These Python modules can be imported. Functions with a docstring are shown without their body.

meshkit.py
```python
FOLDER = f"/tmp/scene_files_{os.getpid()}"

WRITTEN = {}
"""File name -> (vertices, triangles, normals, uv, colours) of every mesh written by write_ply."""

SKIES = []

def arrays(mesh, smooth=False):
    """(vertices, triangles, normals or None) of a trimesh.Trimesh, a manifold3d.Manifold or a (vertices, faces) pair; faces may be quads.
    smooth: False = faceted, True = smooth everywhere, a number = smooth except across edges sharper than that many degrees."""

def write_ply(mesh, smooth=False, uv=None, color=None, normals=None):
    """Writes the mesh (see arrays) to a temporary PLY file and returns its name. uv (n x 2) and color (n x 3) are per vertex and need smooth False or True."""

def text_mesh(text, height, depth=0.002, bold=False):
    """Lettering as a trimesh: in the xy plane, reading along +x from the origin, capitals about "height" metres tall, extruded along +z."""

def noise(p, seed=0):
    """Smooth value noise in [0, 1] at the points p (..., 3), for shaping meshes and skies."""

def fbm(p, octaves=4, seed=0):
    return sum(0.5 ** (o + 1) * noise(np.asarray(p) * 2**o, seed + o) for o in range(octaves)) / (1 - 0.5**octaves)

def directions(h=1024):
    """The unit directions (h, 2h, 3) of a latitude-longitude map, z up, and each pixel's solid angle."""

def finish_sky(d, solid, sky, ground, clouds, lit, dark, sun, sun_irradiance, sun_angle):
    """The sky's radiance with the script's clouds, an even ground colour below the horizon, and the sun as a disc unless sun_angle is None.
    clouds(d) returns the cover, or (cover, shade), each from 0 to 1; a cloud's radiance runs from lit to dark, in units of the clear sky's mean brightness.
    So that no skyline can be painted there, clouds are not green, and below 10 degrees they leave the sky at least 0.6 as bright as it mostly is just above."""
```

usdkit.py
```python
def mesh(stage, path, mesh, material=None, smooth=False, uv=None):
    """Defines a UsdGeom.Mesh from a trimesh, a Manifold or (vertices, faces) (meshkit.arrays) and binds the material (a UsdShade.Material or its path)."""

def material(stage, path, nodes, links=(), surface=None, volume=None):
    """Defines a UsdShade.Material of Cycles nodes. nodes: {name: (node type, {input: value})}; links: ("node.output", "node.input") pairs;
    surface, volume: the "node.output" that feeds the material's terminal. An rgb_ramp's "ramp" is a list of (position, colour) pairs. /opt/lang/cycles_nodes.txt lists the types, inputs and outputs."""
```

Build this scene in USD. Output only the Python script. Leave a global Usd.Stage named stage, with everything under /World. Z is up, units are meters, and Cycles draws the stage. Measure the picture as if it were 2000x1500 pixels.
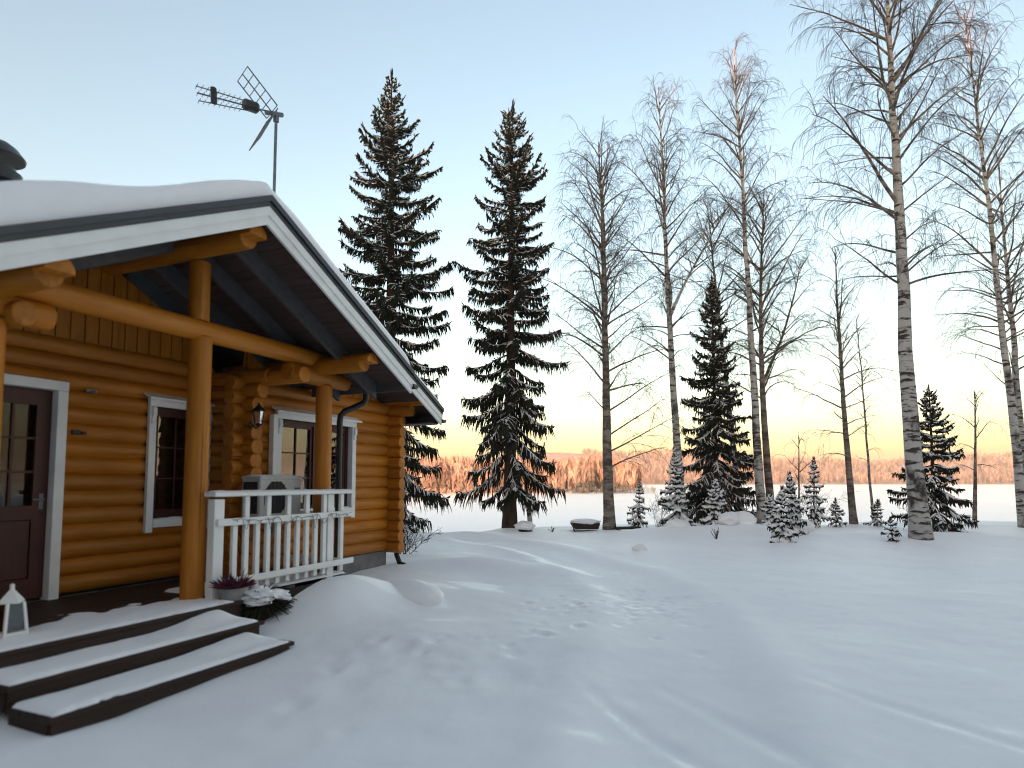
import math, numpy as np, trimesh, usdkit, meshkit
from pxr import Usd, UsdGeom, UsdLux, UsdShade, Gf, Sdf, Vt

# ---------------------------------------------------------------- camera, sky, sun, exposure
stage = Usd.Stage.CreateInMemory()
UsdGeom.SetStageUpAxis(stage, 'Z'); UsdGeom.SetStageMetersPerUnit(stage, 1.0)
UsdGeom.Xform.Define(stage, '/World')
EXPOSURE = 2.2
cam = UsdGeom.Camera.Define(stage, '/World/camera')
cam.CreateHorizontalApertureAttr(36.0); cam.CreateVerticalApertureAttr(27.0)
cam.CreateFocalLengthAttr(22.5); cam.CreateVerticalApertureOffsetAttr(1.8)
cam.CreateClippingRangeAttr((0.05, 20000.0))
cam.CreateFStopAttr(0.8); cam.CreateFocusDistanceAttr(14.0)
cam.CreateExposureAttr(EXPOSURE)
cam.AddTranslateOp().Set((0, 0, 1.6)); cam.AddRotateXOp().Set(94.164)
SUN_EL, SUN_AZ = math.radians(4.0), math.radians(198)
sun_dir = np.array([math.sin(SUN_AZ) * math.cos(SUN_EL), math.cos(SUN_AZ) * math.cos(SUN_EL), math.sin(SUN_EL)])
sky_m = usdkit.material(stage, '/World/Looks/sky', {
    's': ('sky_texture', dict(sky_type='single_scattering', sun_disc=False, sun_elevation=SUN_EL, sun_rotation=SUN_AZ,
                              air_density=1.0, aerosol_density=2.6, ozone_density=0.9)),
    'h': ('hsv', dict(saturation=0.92)),
    'b': ('background_shader', dict(strength=0.15))}, [('s.color', 'h.color'), ('h.color', 'b.color')], surface='b.background')
dome = UsdLux.DomeLight.Define(stage, '/World/sky')
UsdShade.MaterialBindingAPI.Apply(dome.GetPrim()).Bind(sky_m)
sun = UsdLux.DistantLight.Define(stage, '/World/sun')
sun.CreateNormalizeAttr(True); sun.CreateIntensityAttr(0.9); sun.CreateAngleAttr(0.5); sun.CreateColorAttr((1.0, 0.38, 0.19))
sun.AddOrientOp().Set(Gf.Quatf(Gf.Rotation(Gf.Vec3d(0, 0, 1), Gf.Vec3d(*sun_dir)).GetQuat()))

# ---------------------------------------------------------------- helpers
HA = math.radians(23.77)                       # the cabin's long direction, from +y towards +x
GX = np.array([math.sin(HA), math.cos(HA), 0.0]); GY = np.array([-math.cos(HA), math.sin(HA), 0.0])
HROT = math.degrees(math.atan2(GX[1], GX[0]))
def W(a, b, z=0.0): return GX * a + GY * b + np.array([0, 0, z])
_used = {}
def fresh(parent, name):
    k = _used.get((parent, name), 0); _used[(parent, name)] = k + 1
    return f'{parent}/{name}' + (f'_{k:03d}' if k else '')
def tag(prim, label=None, cat=None, group=None, kind=None):
    for k, v in (('label', label), ('category', cat), ('group', group), ('kind', kind)):
        if v: prim.SetCustomDataByKey(k, v)
    return prim
class Thing:
    """An Xform at the base of a thing. house=True: its parts are given in the cabin's own coordinates."""
    def __init__(self, name, label, cat, base, house=True, group=None, kind=None):
        self.path = fresh('/World', name); self.base = np.asarray(base, float)
        x = UsdGeom.Xform.Define(stage, self.path)
        p = W(*base) if house else self.base
        x.AddTranslateOp().Set(Gf.Vec3d(*map(float, p)))
        if house: x.AddRotateZOp().Set(HROT)
        self.prim = tag(x.GetPrim(), label, cat, group, kind)
    def part(self, name, mesh, mat, smooth=False, under=None, label=None, kind=None):
        path = fresh(under or self.path, name)
        v, f = arr(mesh)
        usdkit.mesh(stage, path, (v - self.base, f), M[mat], smooth)
        tag(stage.GetPrimAtPath(path), label, None, None, kind)
        return path
def single(name, mesh, mat, label=None, cat=None, house=True, smooth=False, group=None, kind=None, base=None):
    path = fresh('/World', name)
    v, f = arr(mesh)
    b = np.array([(v[:, 0].min() + v[:, 0].max()) / 2, (v[:, 1].min() + v[:, 1].max()) / 2, v[:, 2].min()]) if base is None else np.asarray(base, float)
    m = usdkit.mesh(stage, path, (v - b, f), M[mat], smooth)
    m.AddTranslateOp().Set(Gf.Vec3d(*map(float, W(*b) if house else b)))
    if house: m.AddRotateZOp().Set(HROT)
    return tag(m.GetPrim(), label, cat, group, kind)
def arr(m):
    if isinstance(m, tuple):
        v, f = np.asarray(m[0], float), np.asarray(m[1], int)
        if f.shape[1] == 4: f = np.vstack([f[:, [0, 1, 2]], f[:, [0, 2, 3]]])
        return v, f
    if hasattr(m, 'to_mesh'):
        q = m.to_mesh(); return np.array(q.vert_properties[:, :3], float), np.array(q.tri_verts)
    return np.array(m.vertices), np.array(m.faces)
def cat(*ms):
    V, F, n = [], [], 0
    for m in ms:
        v, f = arr(m); V.append(v); F.append(f + n); n += len(v)
    return np.vstack(V), np.vstack(F)
def box(x0, x1, y0, y1, z0, z1, c=0.0):
    lo, hi = np.array([min(x0, x1), min(y0, y1), min(z0, z1)]), np.array([max(x0, x1), max(y0, y1), max(z0, z1)])
    if c <= 0:
        m = trimesh.creation.box(bounds=[lo, hi]); return np.array(m.vertices), np.array(m.faces)
    c = min(c, 0.45 * (hi - lo).min()); pts = []
    for k in range(3):
        l2, h2 = lo + c, hi - c; l2[k], h2[k] = lo[k], hi[k]
        for i in range(8): pts.append([(l2, h2)[(i >> j) & 1][j] for j in range(3)])
    h = trimesh.convex.convex_hull(np.array(pts)); return np.array(h.vertices), np.array(h.faces)
def frame_of(d):
    d = d / (np.linalg.norm(d) + 1e-12)
    a = np.cross(d, [0, 0, 1.0]) if abs(d[2]) < 0.95 else np.cross(d, [1.0, 0, 0])
    a /= np.linalg.norm(a); return a, np.cross(d, a)
def obox(p0, p1, w, h, up=(0, 0, 1), c=0.004):
    """A board from p0 to p1, w wide (sideways), h high (along up)."""
    p0, p1 = np.asarray(p0, float), np.asarray(p1, float); d = p1 - p0; L = np.linalg.norm(d); d /= L
    s = np.cross(d, up); s /= np.linalg.norm(s); u = np.cross(s, d)
    v, f = box(0, L, -w / 2, w / 2, -h / 2, h / 2, c)
    return p0 + v[:, :1] * d + v[:, 1:2] * s + v[:, 2:] * u, f
def tubes(P, R, n=3, cap=False):
    """Many tubes at once: P (m,k,3), R (m,k)."""
    P = np.asarray(P, float); m, k, _ = P.shape; R = np.broadcast_to(R, (m, k))
    t = np.gradient(P, axis=1); t /= np.linalg.norm(t, axis=2, keepdims=True) + 1e-12
    ref = np.where(np.abs(t[:, :1, 2:]) < 0.8, np.array([0, 0, 1.0]), np.array([1.0, 0, 0]))
    a = np.cross(t, np.broadcast_to(ref, t.shape)); a /= np.linalg.norm(a, axis=2, keepdims=True) + 1e-12
    b = np.cross(t, a); ang = np.arange(n) * 2 * np.pi / n
    V = P[:, :, None] + R[:, :, None, None] * (np.cos(ang)[:, None] * a[:, :, None] + np.sin(ang)[:, None] * b[:, :, None])
    i, j = np.meshgrid(np.arange(k - 1), np.arange(n), indexing='ij')
    q = np.stack([i * n + j, i * n + (j + 1) % n, (i + 1) * n + (j + 1) % n, (i + 1) * n + j], -1).reshape(-1, 4)
    F = np.vstack([q[:, [0, 1, 2]], q[:, [0, 2, 3]]])
    if cap:
        F = np.vstack([F] + [[[0, j + 1, j]] for j in range(1, n - 1)] + [[[(k - 1) * n, (k - 1) * n + j, (k - 1) * n + j + 1]] for j in range(1, n - 1)])
    F = (F[None] + (np.arange(m) * k * n)[:, None, None]).reshape(-1, 3)
    return V.reshape(-1, 3), F
def tube(pts, r, n=10, cap=True):
    pts = np.asarray(pts, float); return tubes(pts[None], np.broadcast_to(r, (1, len(pts))), n, cap)
def log(p0, p1, r0, r1=None, n=18, bev=0.012):
    """A round log with softly cut ends."""
    r1 = r0 if r1 is None else r1; p0, p1 = np.asarray(p0, float), np.asarray(p1, float); L = np.linalg.norm(p1 - p0); d = (p1 - p0) / L
    s = np.array([0, bev, L / 3, 2 * L / 3, L - bev, L]); r = r0 + (r1 - r0) * s / L; r[0] -= bev; r[-1] -= bev
    return tube(p0 + s[:, None] * d, r, n)
def grid(X, Y, Z):
    ny, nx = X.shape; i, j = np.meshgrid(np.arange(ny - 1), np.arange(nx - 1), indexing='ij')
    a = i * nx + j
    return np.stack([X, Y, Z], -1).reshape(-1, 3), np.stack([a, a + 1, a + nx + 1, a + nx], -1).reshape(-1, 4)
def prism(poly, p, d, up, t):
    """Extrudes the 2D outline (u along d, v along up) by t along d x up, from point p."""
    from shapely.geometry import Polygon
    m = trimesh.creation.extrude_polygon(Polygon(poly), t, engine='earcut')
    d, up = np.asarray(d, float), np.asarray(up, float); v = np.array(m.vertices)
    return np.asarray(p, float) + v[:, :1] * d + v[:, 1:2] * up + v[:, 2:] * np.cross(d, up), np.array(m.faces)
def lathe(prof, c, n=20, axis=2):
    prof = np.asarray(prof, float); a = np.arange(n) * 2 * np.pi / n
    V = np.stack([prof[:, None, 0] * np.cos(a), prof[:, None, 0] * np.sin(a), np.broadcast_to(prof[:, None, 1], (len(prof), n))], -1)
    k = len(prof); i, j = np.meshgrid(np.arange(k - 1), np.arange(n), indexing='ij')
    q = np.stack([i * n + j, i * n + (j + 1) % n, (i + 1) * n + (j + 1) % n, (i + 1) * n + j], -1).reshape(-1, 4)
    V = V.reshape(-1, 3)
    if axis == 1: V = V[:, [0, 2, 1]] * [1, -1, 1]
    return V + np.asarray(c, float), np.vstack([q[:, [0, 1, 2]], q[:, [0, 2, 3]]])
def blob(c, r, seed=0, amp=0.15, sub=2, freq=2.0):
    s = trimesh.creation.icosphere(sub); v = np.array(s.vertices)
    k = 1 + amp * (2 * meshkit.fbm(v * freq + seed * 7.3, 3, seed) - 1)
    return v * k[:, None] * np.asarray(r) + np.asarray(c), np.array(s.faces)

# ---------------------------------------------------------------- materials
M = {}
def mat(name, color, rough=0.5, noise=None, bump=None, spec=0.5, scale=(1, 1, 1), metallic=0.0, coat=0.0, coords='object', trans=None, detail=4):
    """noise: (scale, second colour, contrast low, contrast high); bump: (scale, strength, distance)."""
    n = {'p': ('principled_bsdf', dict(base_color=color, roughness=rough, specular_ior_level=spec, metallic=metallic, coat_weight=coat))}
    l = []
    if noise or bump:
        n['tc'] = ('texture_coordinate', {}) if coords == 'object' else ('geometry', {})
        n['map'] = ('mapping', dict(scale=scale)); l.append(('tc.' + ('object' if coords == 'object' else 'position'), 'map.vector'))
    if noise:
        n['n'] = ('noise_texture', dict(scale=noise[0], detail=detail, roughness=0.6))
        n['r'] = ('map_range', dict(from_min=noise[2], from_max=noise[3], clamp=True))
        n['m'] = ('mix', dict(color1=color, color2=noise[1]))
        l += [('map.vector', 'n.vector'), ('n.fac', 'r.value'), ('r.result', 'm.fac'), ('m.color', 'p.base_color')]
    if bump:
        n['bn'] = ('noise_texture', dict(scale=bump[0], detail=5, roughness=0.6)); n['b'] = ('bump', dict(strength=bump[1], distance=bump[2]))
        l += [('map.vector', 'bn.vector'), ('bn.fac', 'b.height'), ('b.normal', 'p.normal')]
    surf = 'p.BSDF'
    if trans:
        n['t'] = ('translucent_bsdf', dict(color=color)); n['x'] = ('mix_closure', dict(fac=trans)); l += [('p.BSDF', 'x.closure1'), ('t.BSDF', 'x.closure2')]; surf = 'x.closure'
    M[name] = usdkit.material(stage, '/World/Looks/' + name, n, l, surface=surf)
ST1, ST2 = (0.45, 0.163, 0.009), (0.345, 0.106, 0.005)
def stain(name, scale):
    """Amber glaze over wood: long grain, dark drying cracks, each log a little different."""
    M[name] = usdkit.material(stage, '/World/Looks/' + name, {
        'tc': ('texture_coordinate', {}), 'o': ('object_info', {}), 'mp': ('mapping', dict(scale=scale)),
        'ov': ('vector_math', dict(math_type='scale', vector1=(37.0, 53.0, 29.0))), 'add': ('vector_math', dict(math_type='add')),
        'n': ('noise_texture', dict(scale=1.0, detail=6, roughness=0.65)), 'r': ('map_range', dict(from_min=0.35, from_max=0.68, clamp=True)),
        'm': ('mix', dict(color1=ST1, color2=ST2)),
        'mc': ('mapping', dict(scale=tuple(0.28 if x < 5 else x * 2.6 for x in scale))), 'addc': ('vector_math', dict(math_type='add')),
        'c': ('noise_texture', dict(scale=1.0, detail=2, roughness=0.5)), 'rc': ('map_range', dict(from_min=0.66, from_max=0.72, clamp=True)),
        'mk': ('mix', dict(color2=(0.10, 0.032, 0.006))), 'fk': ('math', dict(math_type='multiply', value2=0.75)),
        'rv': ('map_range', dict(from_min=0.0, from_max=1.0, to_min=0.82, to_max=1.14)), 'hv': ('hsv', {}),
        'b': ('bump', dict(strength=0.35, distance=0.02)), 'bc': ('bump', dict(strength=0.5, distance=0.012, invert=True)),
        'rr': ('map_range', dict(from_min=0.3, from_max=0.7, to_min=0.36, to_max=0.58)),
        'p': ('principled_bsdf', dict(specular_ior_level=0.4))},
        [('tc.object', 'mp.vector'), ('o.random', 'ov.scale'), ('mp.vector', 'add.vector1'), ('ov.vector', 'add.vector2'), ('add.vector', 'n.vector'), ('n.fac', 'r.value'),
         ('r.result', 'm.fac'), ('tc.object', 'mc.vector'), ('mc.vector', 'addc.vector1'), ('ov.vector', 'addc.vector2'), ('addc.vector', 'c.vector'), ('c.fac', 'rc.value'),
         ('rc.result', 'fk.value1'), ('fk.value', 'mk.fac'), ('m.color', 'mk.color1'), ('o.random', 'rv.value'), ('rv.result', 'hv.value'), ('mk.color', 'hv.color'), ('hv.color', 'p.base_color'),
         ('n.fac', 'b.height'), ('rc.result', 'bc.height'), ('b.normal', 'bc.normal'), ('bc.normal', 'p.normal'), ('n.fac', 'rr.value'), ('rr.result', 'p.roughness')], surface='p.BSDF')
stain('stain_along', (1.6, 16, 16)); stain('stain_across', (16, 1.6, 16)); stain('stain_upright', (16, 16, 1.6))
mat('white_paint', (0.80, 0.80, 0.78), 0.45, (3.0, (0.70, 0.70, 0.68), 0.4, 0.75), (14, 0.15, 0.01), 0.4)
mat('grey_board', (0.095, 0.09, 0.09), 0.6, (1.0, (0.07, 0.066, 0.066), 0.35, 0.7), (1.0, 0.2, 0.01), 0.3, (14, 3, 14))
mat('soffit_brown', (0.075, 0.046, 0.038), 0.6, (1.0, (0.05, 0.032, 0.027), 0.35, 0.7), (1.0, 0.3, 0.01), 0.3, (14, 1.2, 14))
mat('dark_metal', (0.020, 0.024, 0.033), 0.38, (6, (0.032, 0.036, 0.045), 0.4, 0.7), None, 0.5)
mat('black_paint', (0.012, 0.012, 0.013), 0.35, (9, (0.02, 0.02, 0.02), 0.4, 0.7), None, 0.5)
mat('galvanised', (0.17, 0.19, 0.21), 0.45, (20, (0.11, 0.125, 0.14), 0.4, 0.7), None, 0.5, metallic=0.6)
mat('deck_wood', (0.032, 0.014, 0.0085), 0.6, (1.0, (0.018, 0.009, 0.006), 0.35, 0.7), (1.0, 0.4, 0.01), 0.3, (2, 18, 18))
mat('red_wood', (0.060, 0.009, 0.006), 0.45, (1.0, (0.035, 0.006, 0.0045), 0.35, 0.7), (1.0, 0.2, 0.01), 0.4, (14, 14, 2))
mat('concrete', (0.20, 0.195, 0.19), 0.85, (5, (0.13, 0.127, 0.125), 0.35, 0.7), (40, 0.4, 0.01), 0.2)
mat('plastic_grey', (0.50, 0.50, 0.48), 0.5, (4, (0.44, 0.44, 0.42), 0.4, 0.7), None, 0.4)
mat('grille_dark', (0.02, 0.021, 0.022), 0.5, (12, (0.03, 0.03, 0.03), 0.4, 0.7), None, 0.4)
mat('room_dark', (0.012, 0.010, 0.009), 0.9, (3, (0.02, 0.016, 0.013), 0.4, 0.7), None, 0.1)
mat('clay_pot', (0.30, 0.29, 0.28), 0.8, (8, (0.2, 0.19, 0.18), 0.4, 0.7), (30, 0.3, 0.01), 0.2)
mat('heather', (0.085, 0.018, 0.035), 0.7, (14, (0.15, 0.04, 0.06), 0.4, 0.7), None, 0.2)
mat('needle', (0.020, 0.024, 0.013), 0.75, (1.2, (0.032, 0.024, 0.014), 0.42, 0.62), None, 0.15, coords='world')
mat('spruce_bark', (0.075, 0.048, 0.034), 0.9, (5, (0.035, 0.023, 0.017), 0.35, 0.65), (9, 0.8, 0.05), 0.1, (1, 1, 0.4), coords='world')
mat('birch_twig', (0.075, 0.058, 0.050), 0.8, (0.8, (0.050, 0.039, 0.033), 0.4, 0.6), None, 0.15, coords='world')
mat('dark_wood', (0.035, 0.026, 0.02), 0.8, (8, (0.02, 0.015, 0.012), 0.4, 0.7), (20, 0.4, 0.02), 0.2)
mat('bush_twig', (0.055, 0.034, 0.028), 0.8, (8, (0.035, 0.022, 0.018), 0.4, 0.7), None, 0.15)
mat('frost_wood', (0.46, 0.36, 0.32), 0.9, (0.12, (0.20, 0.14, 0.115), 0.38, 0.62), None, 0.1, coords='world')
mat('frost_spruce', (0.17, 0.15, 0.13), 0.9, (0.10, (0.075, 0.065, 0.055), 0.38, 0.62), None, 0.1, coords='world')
mat('forest_dark', (0.34, 0.35, 0.36), 0.9, (0.5, (0.10, 0.10, 0.09), 0.4, 0.6), None, 0.1, coords='world')
# glass: a clear pane with a fresnel reflection
M['glass'] = usdkit.material(stage, '/World/Looks/glass', {
    't': ('transparent_bsdf', dict(color=(0.92, 0.94, 0.94))), 'g': ('glossy_bsdf', dict(color=(0.95, 0.95, 0.95), roughness=0.01)),
    'f': ('fresnel', dict(IOR=2.3)), 'x': ('mix_closure', {})}, [('f.fac', 'x.fac'), ('t.BSDF', 'x.closure1'), ('g.BSDF', 'x.closure2')], surface='x.closure')
M['glass_plain'] = usdkit.material(stage, '/World/Looks/glass_plain', {
    't': ('transparent_bsdf', dict(color=(0.80, 0.82, 0.82))), 'g': ('glossy_bsdf', dict(color=(0.95, 0.95, 0.95), roughness=0.03)),
    'f': ('fresnel', dict(IOR=1.35)), 'x': ('mix_closure', {})}, [('f.fac', 'x.fac'), ('t.BSDF', 'x.closure1'), ('g.BSDF', 'x.closure2')], surface='x.closure')
# snow: soft white with fine grain and broad soft unevenness
def snow(name, grain=1.0, col=(0.895, 0.90, 0.92)):
    M[name] = usdkit.material(stage, '/World/Looks/' + name, {
        'g': ('geometry', {}), 'n1': ('noise_texture', dict(scale=3.2, detail=6, roughness=0.55)), 'n2': ('noise_texture', dict(scale=60, detail=3, roughness=0.6)),
        'b1': ('bump', dict(strength=0.22 * grain, distance=0.05)), 'b2': ('bump', dict(strength=0.34 * grain, distance=0.006)),
        'm': ('mix', dict(color1=col, color2=tuple(c * 0.93 for c in col))),
        'p': ('principled_bsdf', dict(base_color=col, roughness=0.55, specular_ior_level=0.25, subsurface_weight=0.0))},
        [('g.position', 'n1.vector'), ('g.position', 'n2.vector'), ('n1.fac', 'b1.height'), ('n2.fac', 'b2.height'), ('b1.normal', 'b2.normal'),
         ('b2.normal', 'p.normal'), ('n1.fac', 'm.fac'), ('m.color', 'p.base_color')], surface='p.BSDF')
snow('snow'); snow('snow_clump', 1.6, (0.84, 0.84, 0.855))
M['lake_snow'] = usdkit.material(stage, '/World/Looks/lake_snow', {
    'g': ('geometry', {}), 'mp': ('mapping', dict(scale=(0.02, 0.06, 1))), 'n': ('noise_texture', dict(scale=1.0, detail=6)), 'b': ('bump', dict(strength=0.2, distance=0.5)),
    'm': ('mix', dict(color1=(0.90, 0.90, 0.92), color2=(0.84, 0.84, 0.87))), 'p': ('principled_bsdf', dict(roughness=0.6, specular_ior_level=0.2))},
    [('g.position', 'mp.vector'), ('mp.vector', 'n.vector'), ('n.fac', 'm.fac'), ('m.color', 'p.base_color'), ('n.fac', 'b.height'), ('b.normal', 'p.normal')], surface='p.BSDF')
# birch bark: white with dark horizontal marks that thicken towards the foot
M['birch_bark'] = usdkit.material(stage, '/World/Looks/birch_bark', {
    'g': ('geometry', {}), 'mp': ('mapping', dict(scale=(2.2, 2.2, 9.0))), 'n': ('noise_texture', dict(scale=1.0, detail=5, roughness=0.65)),
    'mq': ('mapping', dict(scale=(1.6, 1.6, 0.9))), 'q': ('noise_texture', dict(scale=1.4, detail=4, roughness=0.6)),
    'r': ('map_range', dict(from_min=0.50, from_max=0.58, clamp=True)), 'rq': ('map_range', dict(from_min=0.55, from_max=0.68, clamp=True)),
    'mx': ('math', dict(math_type='maximum')), 'm': ('mix', dict(color1=(0.40, 0.385, 0.37), color2=(0.045, 0.036, 0.032))),
    'b': ('bump', dict(strength=0.4, distance=0.02)), 'p': ('principled_bsdf', dict(roughness=0.75, specular_ior_level=0.2))},
    [('g.position', 'mp.vector'), ('mp.vector', 'n.vector'), ('g.position', 'mq.vector'), ('mq.vector', 'q.vector'), ('n.fac', 'r.value'), ('q.fac', 'rq.value'),
     ('r.result', 'mx.value1'), ('rq.result', 'mx.value2'), ('mx.value', 'm.fac'), ('m.color', 'p.base_color'), ('n.fac', 'b.height'), ('b.normal', 'p.normal')], surface='p.BSDF')
M['birch_dark'] = usdkit.material(stage, '/World/Looks/birch_dark', {
    'g': ('geometry', {}), 'mp': ('mapping', dict(scale=(2.2, 2.2, 7.0))), 'n': ('noise_texture', dict(scale=1.0, detail=5, roughness=0.65)),
    'r': ('map_range', dict(from_min=0.40, from_max=0.60, clamp=True)), 'm': ('mix', dict(color1=(0.24, 0.205, 0.18), color2=(0.065, 0.05, 0.042))),
    'b': ('bump', dict(strength=0.5, distance=0.03)), 'p': ('principled_bsdf', dict(roughness=0.8, specular_ior_level=0.2))},
    [('g.position', 'mp.vector'), ('mp.vector', 'n.vector'), ('n.fac', 'r.value'), ('r.result', 'm.fac'), ('m.color', 'p.base_color'), ('n.fac', 'b.height'), ('b.normal', 'p.normal')], surface='p.BSDF')

# ---------------------------------------------------------------- ground, lake, far shore
def sstep(a, b, x): t = np.clip((x - a) / (b - a), 0, 1); return t * t * (3 - 2 * t)
def seg_dist(x, y, pts):
    d = np.full(np.shape(x), 1e9)
    for (ax, ay), (bx, by) in zip(pts[:-1], pts[1:]):
        t = np.clip(((x - ax) * (bx - ax) + (y - ay) * (by - ay)) / ((bx - ax) ** 2 + (by - ay) ** 2), 0, 1)
        d = np.minimum(d, np.hypot(x - ax - t * (bx - ax), y - ay - t * (by - ay)))
    return d
LAKE_Z = -2.9
TRUNKS = [(-0.08, 21.0), (3.02, 20.0), (5.86, 22.0), (8.55, 22.0), (9.30, 23.0), (11.14, 21.0), (10.14, 16.0), (15.9, 20.0), (7.32, 23.0), (15.2, 21.2), (6.45, 15.5), (5.2, 20.2)]
TRACKS = [[(0.45, 5.6), (0.62, 5.0), (0.95, 4.2), (1.3, 3.5), (1.6, 2.6)], [(1.15, 5.35), (1.35, 4.9), (1.62, 4.1), (1.75, 3.5), (1.9, 2.4)], [(2.4, 5.2), (2.9, 4.3), (3.4, 3.2)]]
PATH = [(0.6, 1.0), (0.9, 3.0), (1.3, 5.0), (1.75, 7.0), (2.0, 9.0), (1.8, 11.0), (1.1, 13.2), (0.2, 15.5), (-1.0, 17.5)]
FOOT = [[(-1.3, 5.7), (-0.5, 6.3), (0.5, 7.0), (1.6, 7.8), (2.35, 8.5)], [(0.4, 7.9), (1.2, 8.4), (1.9, 9.6), (2.0, 11.5)]]
rng = np.random.default_rng(5)
PRINTS = []
for path in FOOT:
    for (ax, ay), (bx, by) in zip(path[:-1], path[1:]):
        for t in np.arange(0, 1, 0.10):
            PRINTS.append((ax + t * (bx - ax) + rng.normal(0, 0.22), ay + t * (by - ay) + rng.normal(0, 0.22), rng.uniform(0.035, 0.08), rng.uniform(0.006, 0.020)))
for k in range(70): PRINTS.append((rng.normal(1.5, 0.55), rng.normal(8.6, 0.9), rng.uniform(0.03, 0.065), rng.uniform(0.006, 0.02)))
for k in range(26): PRINTS.append((rng.uniform(-1.8, 0.3), rng.uniform(4.2, 6.4), rng.uniform(0.07, 0.16), rng.uniform(0.005, 0.014)))
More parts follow.
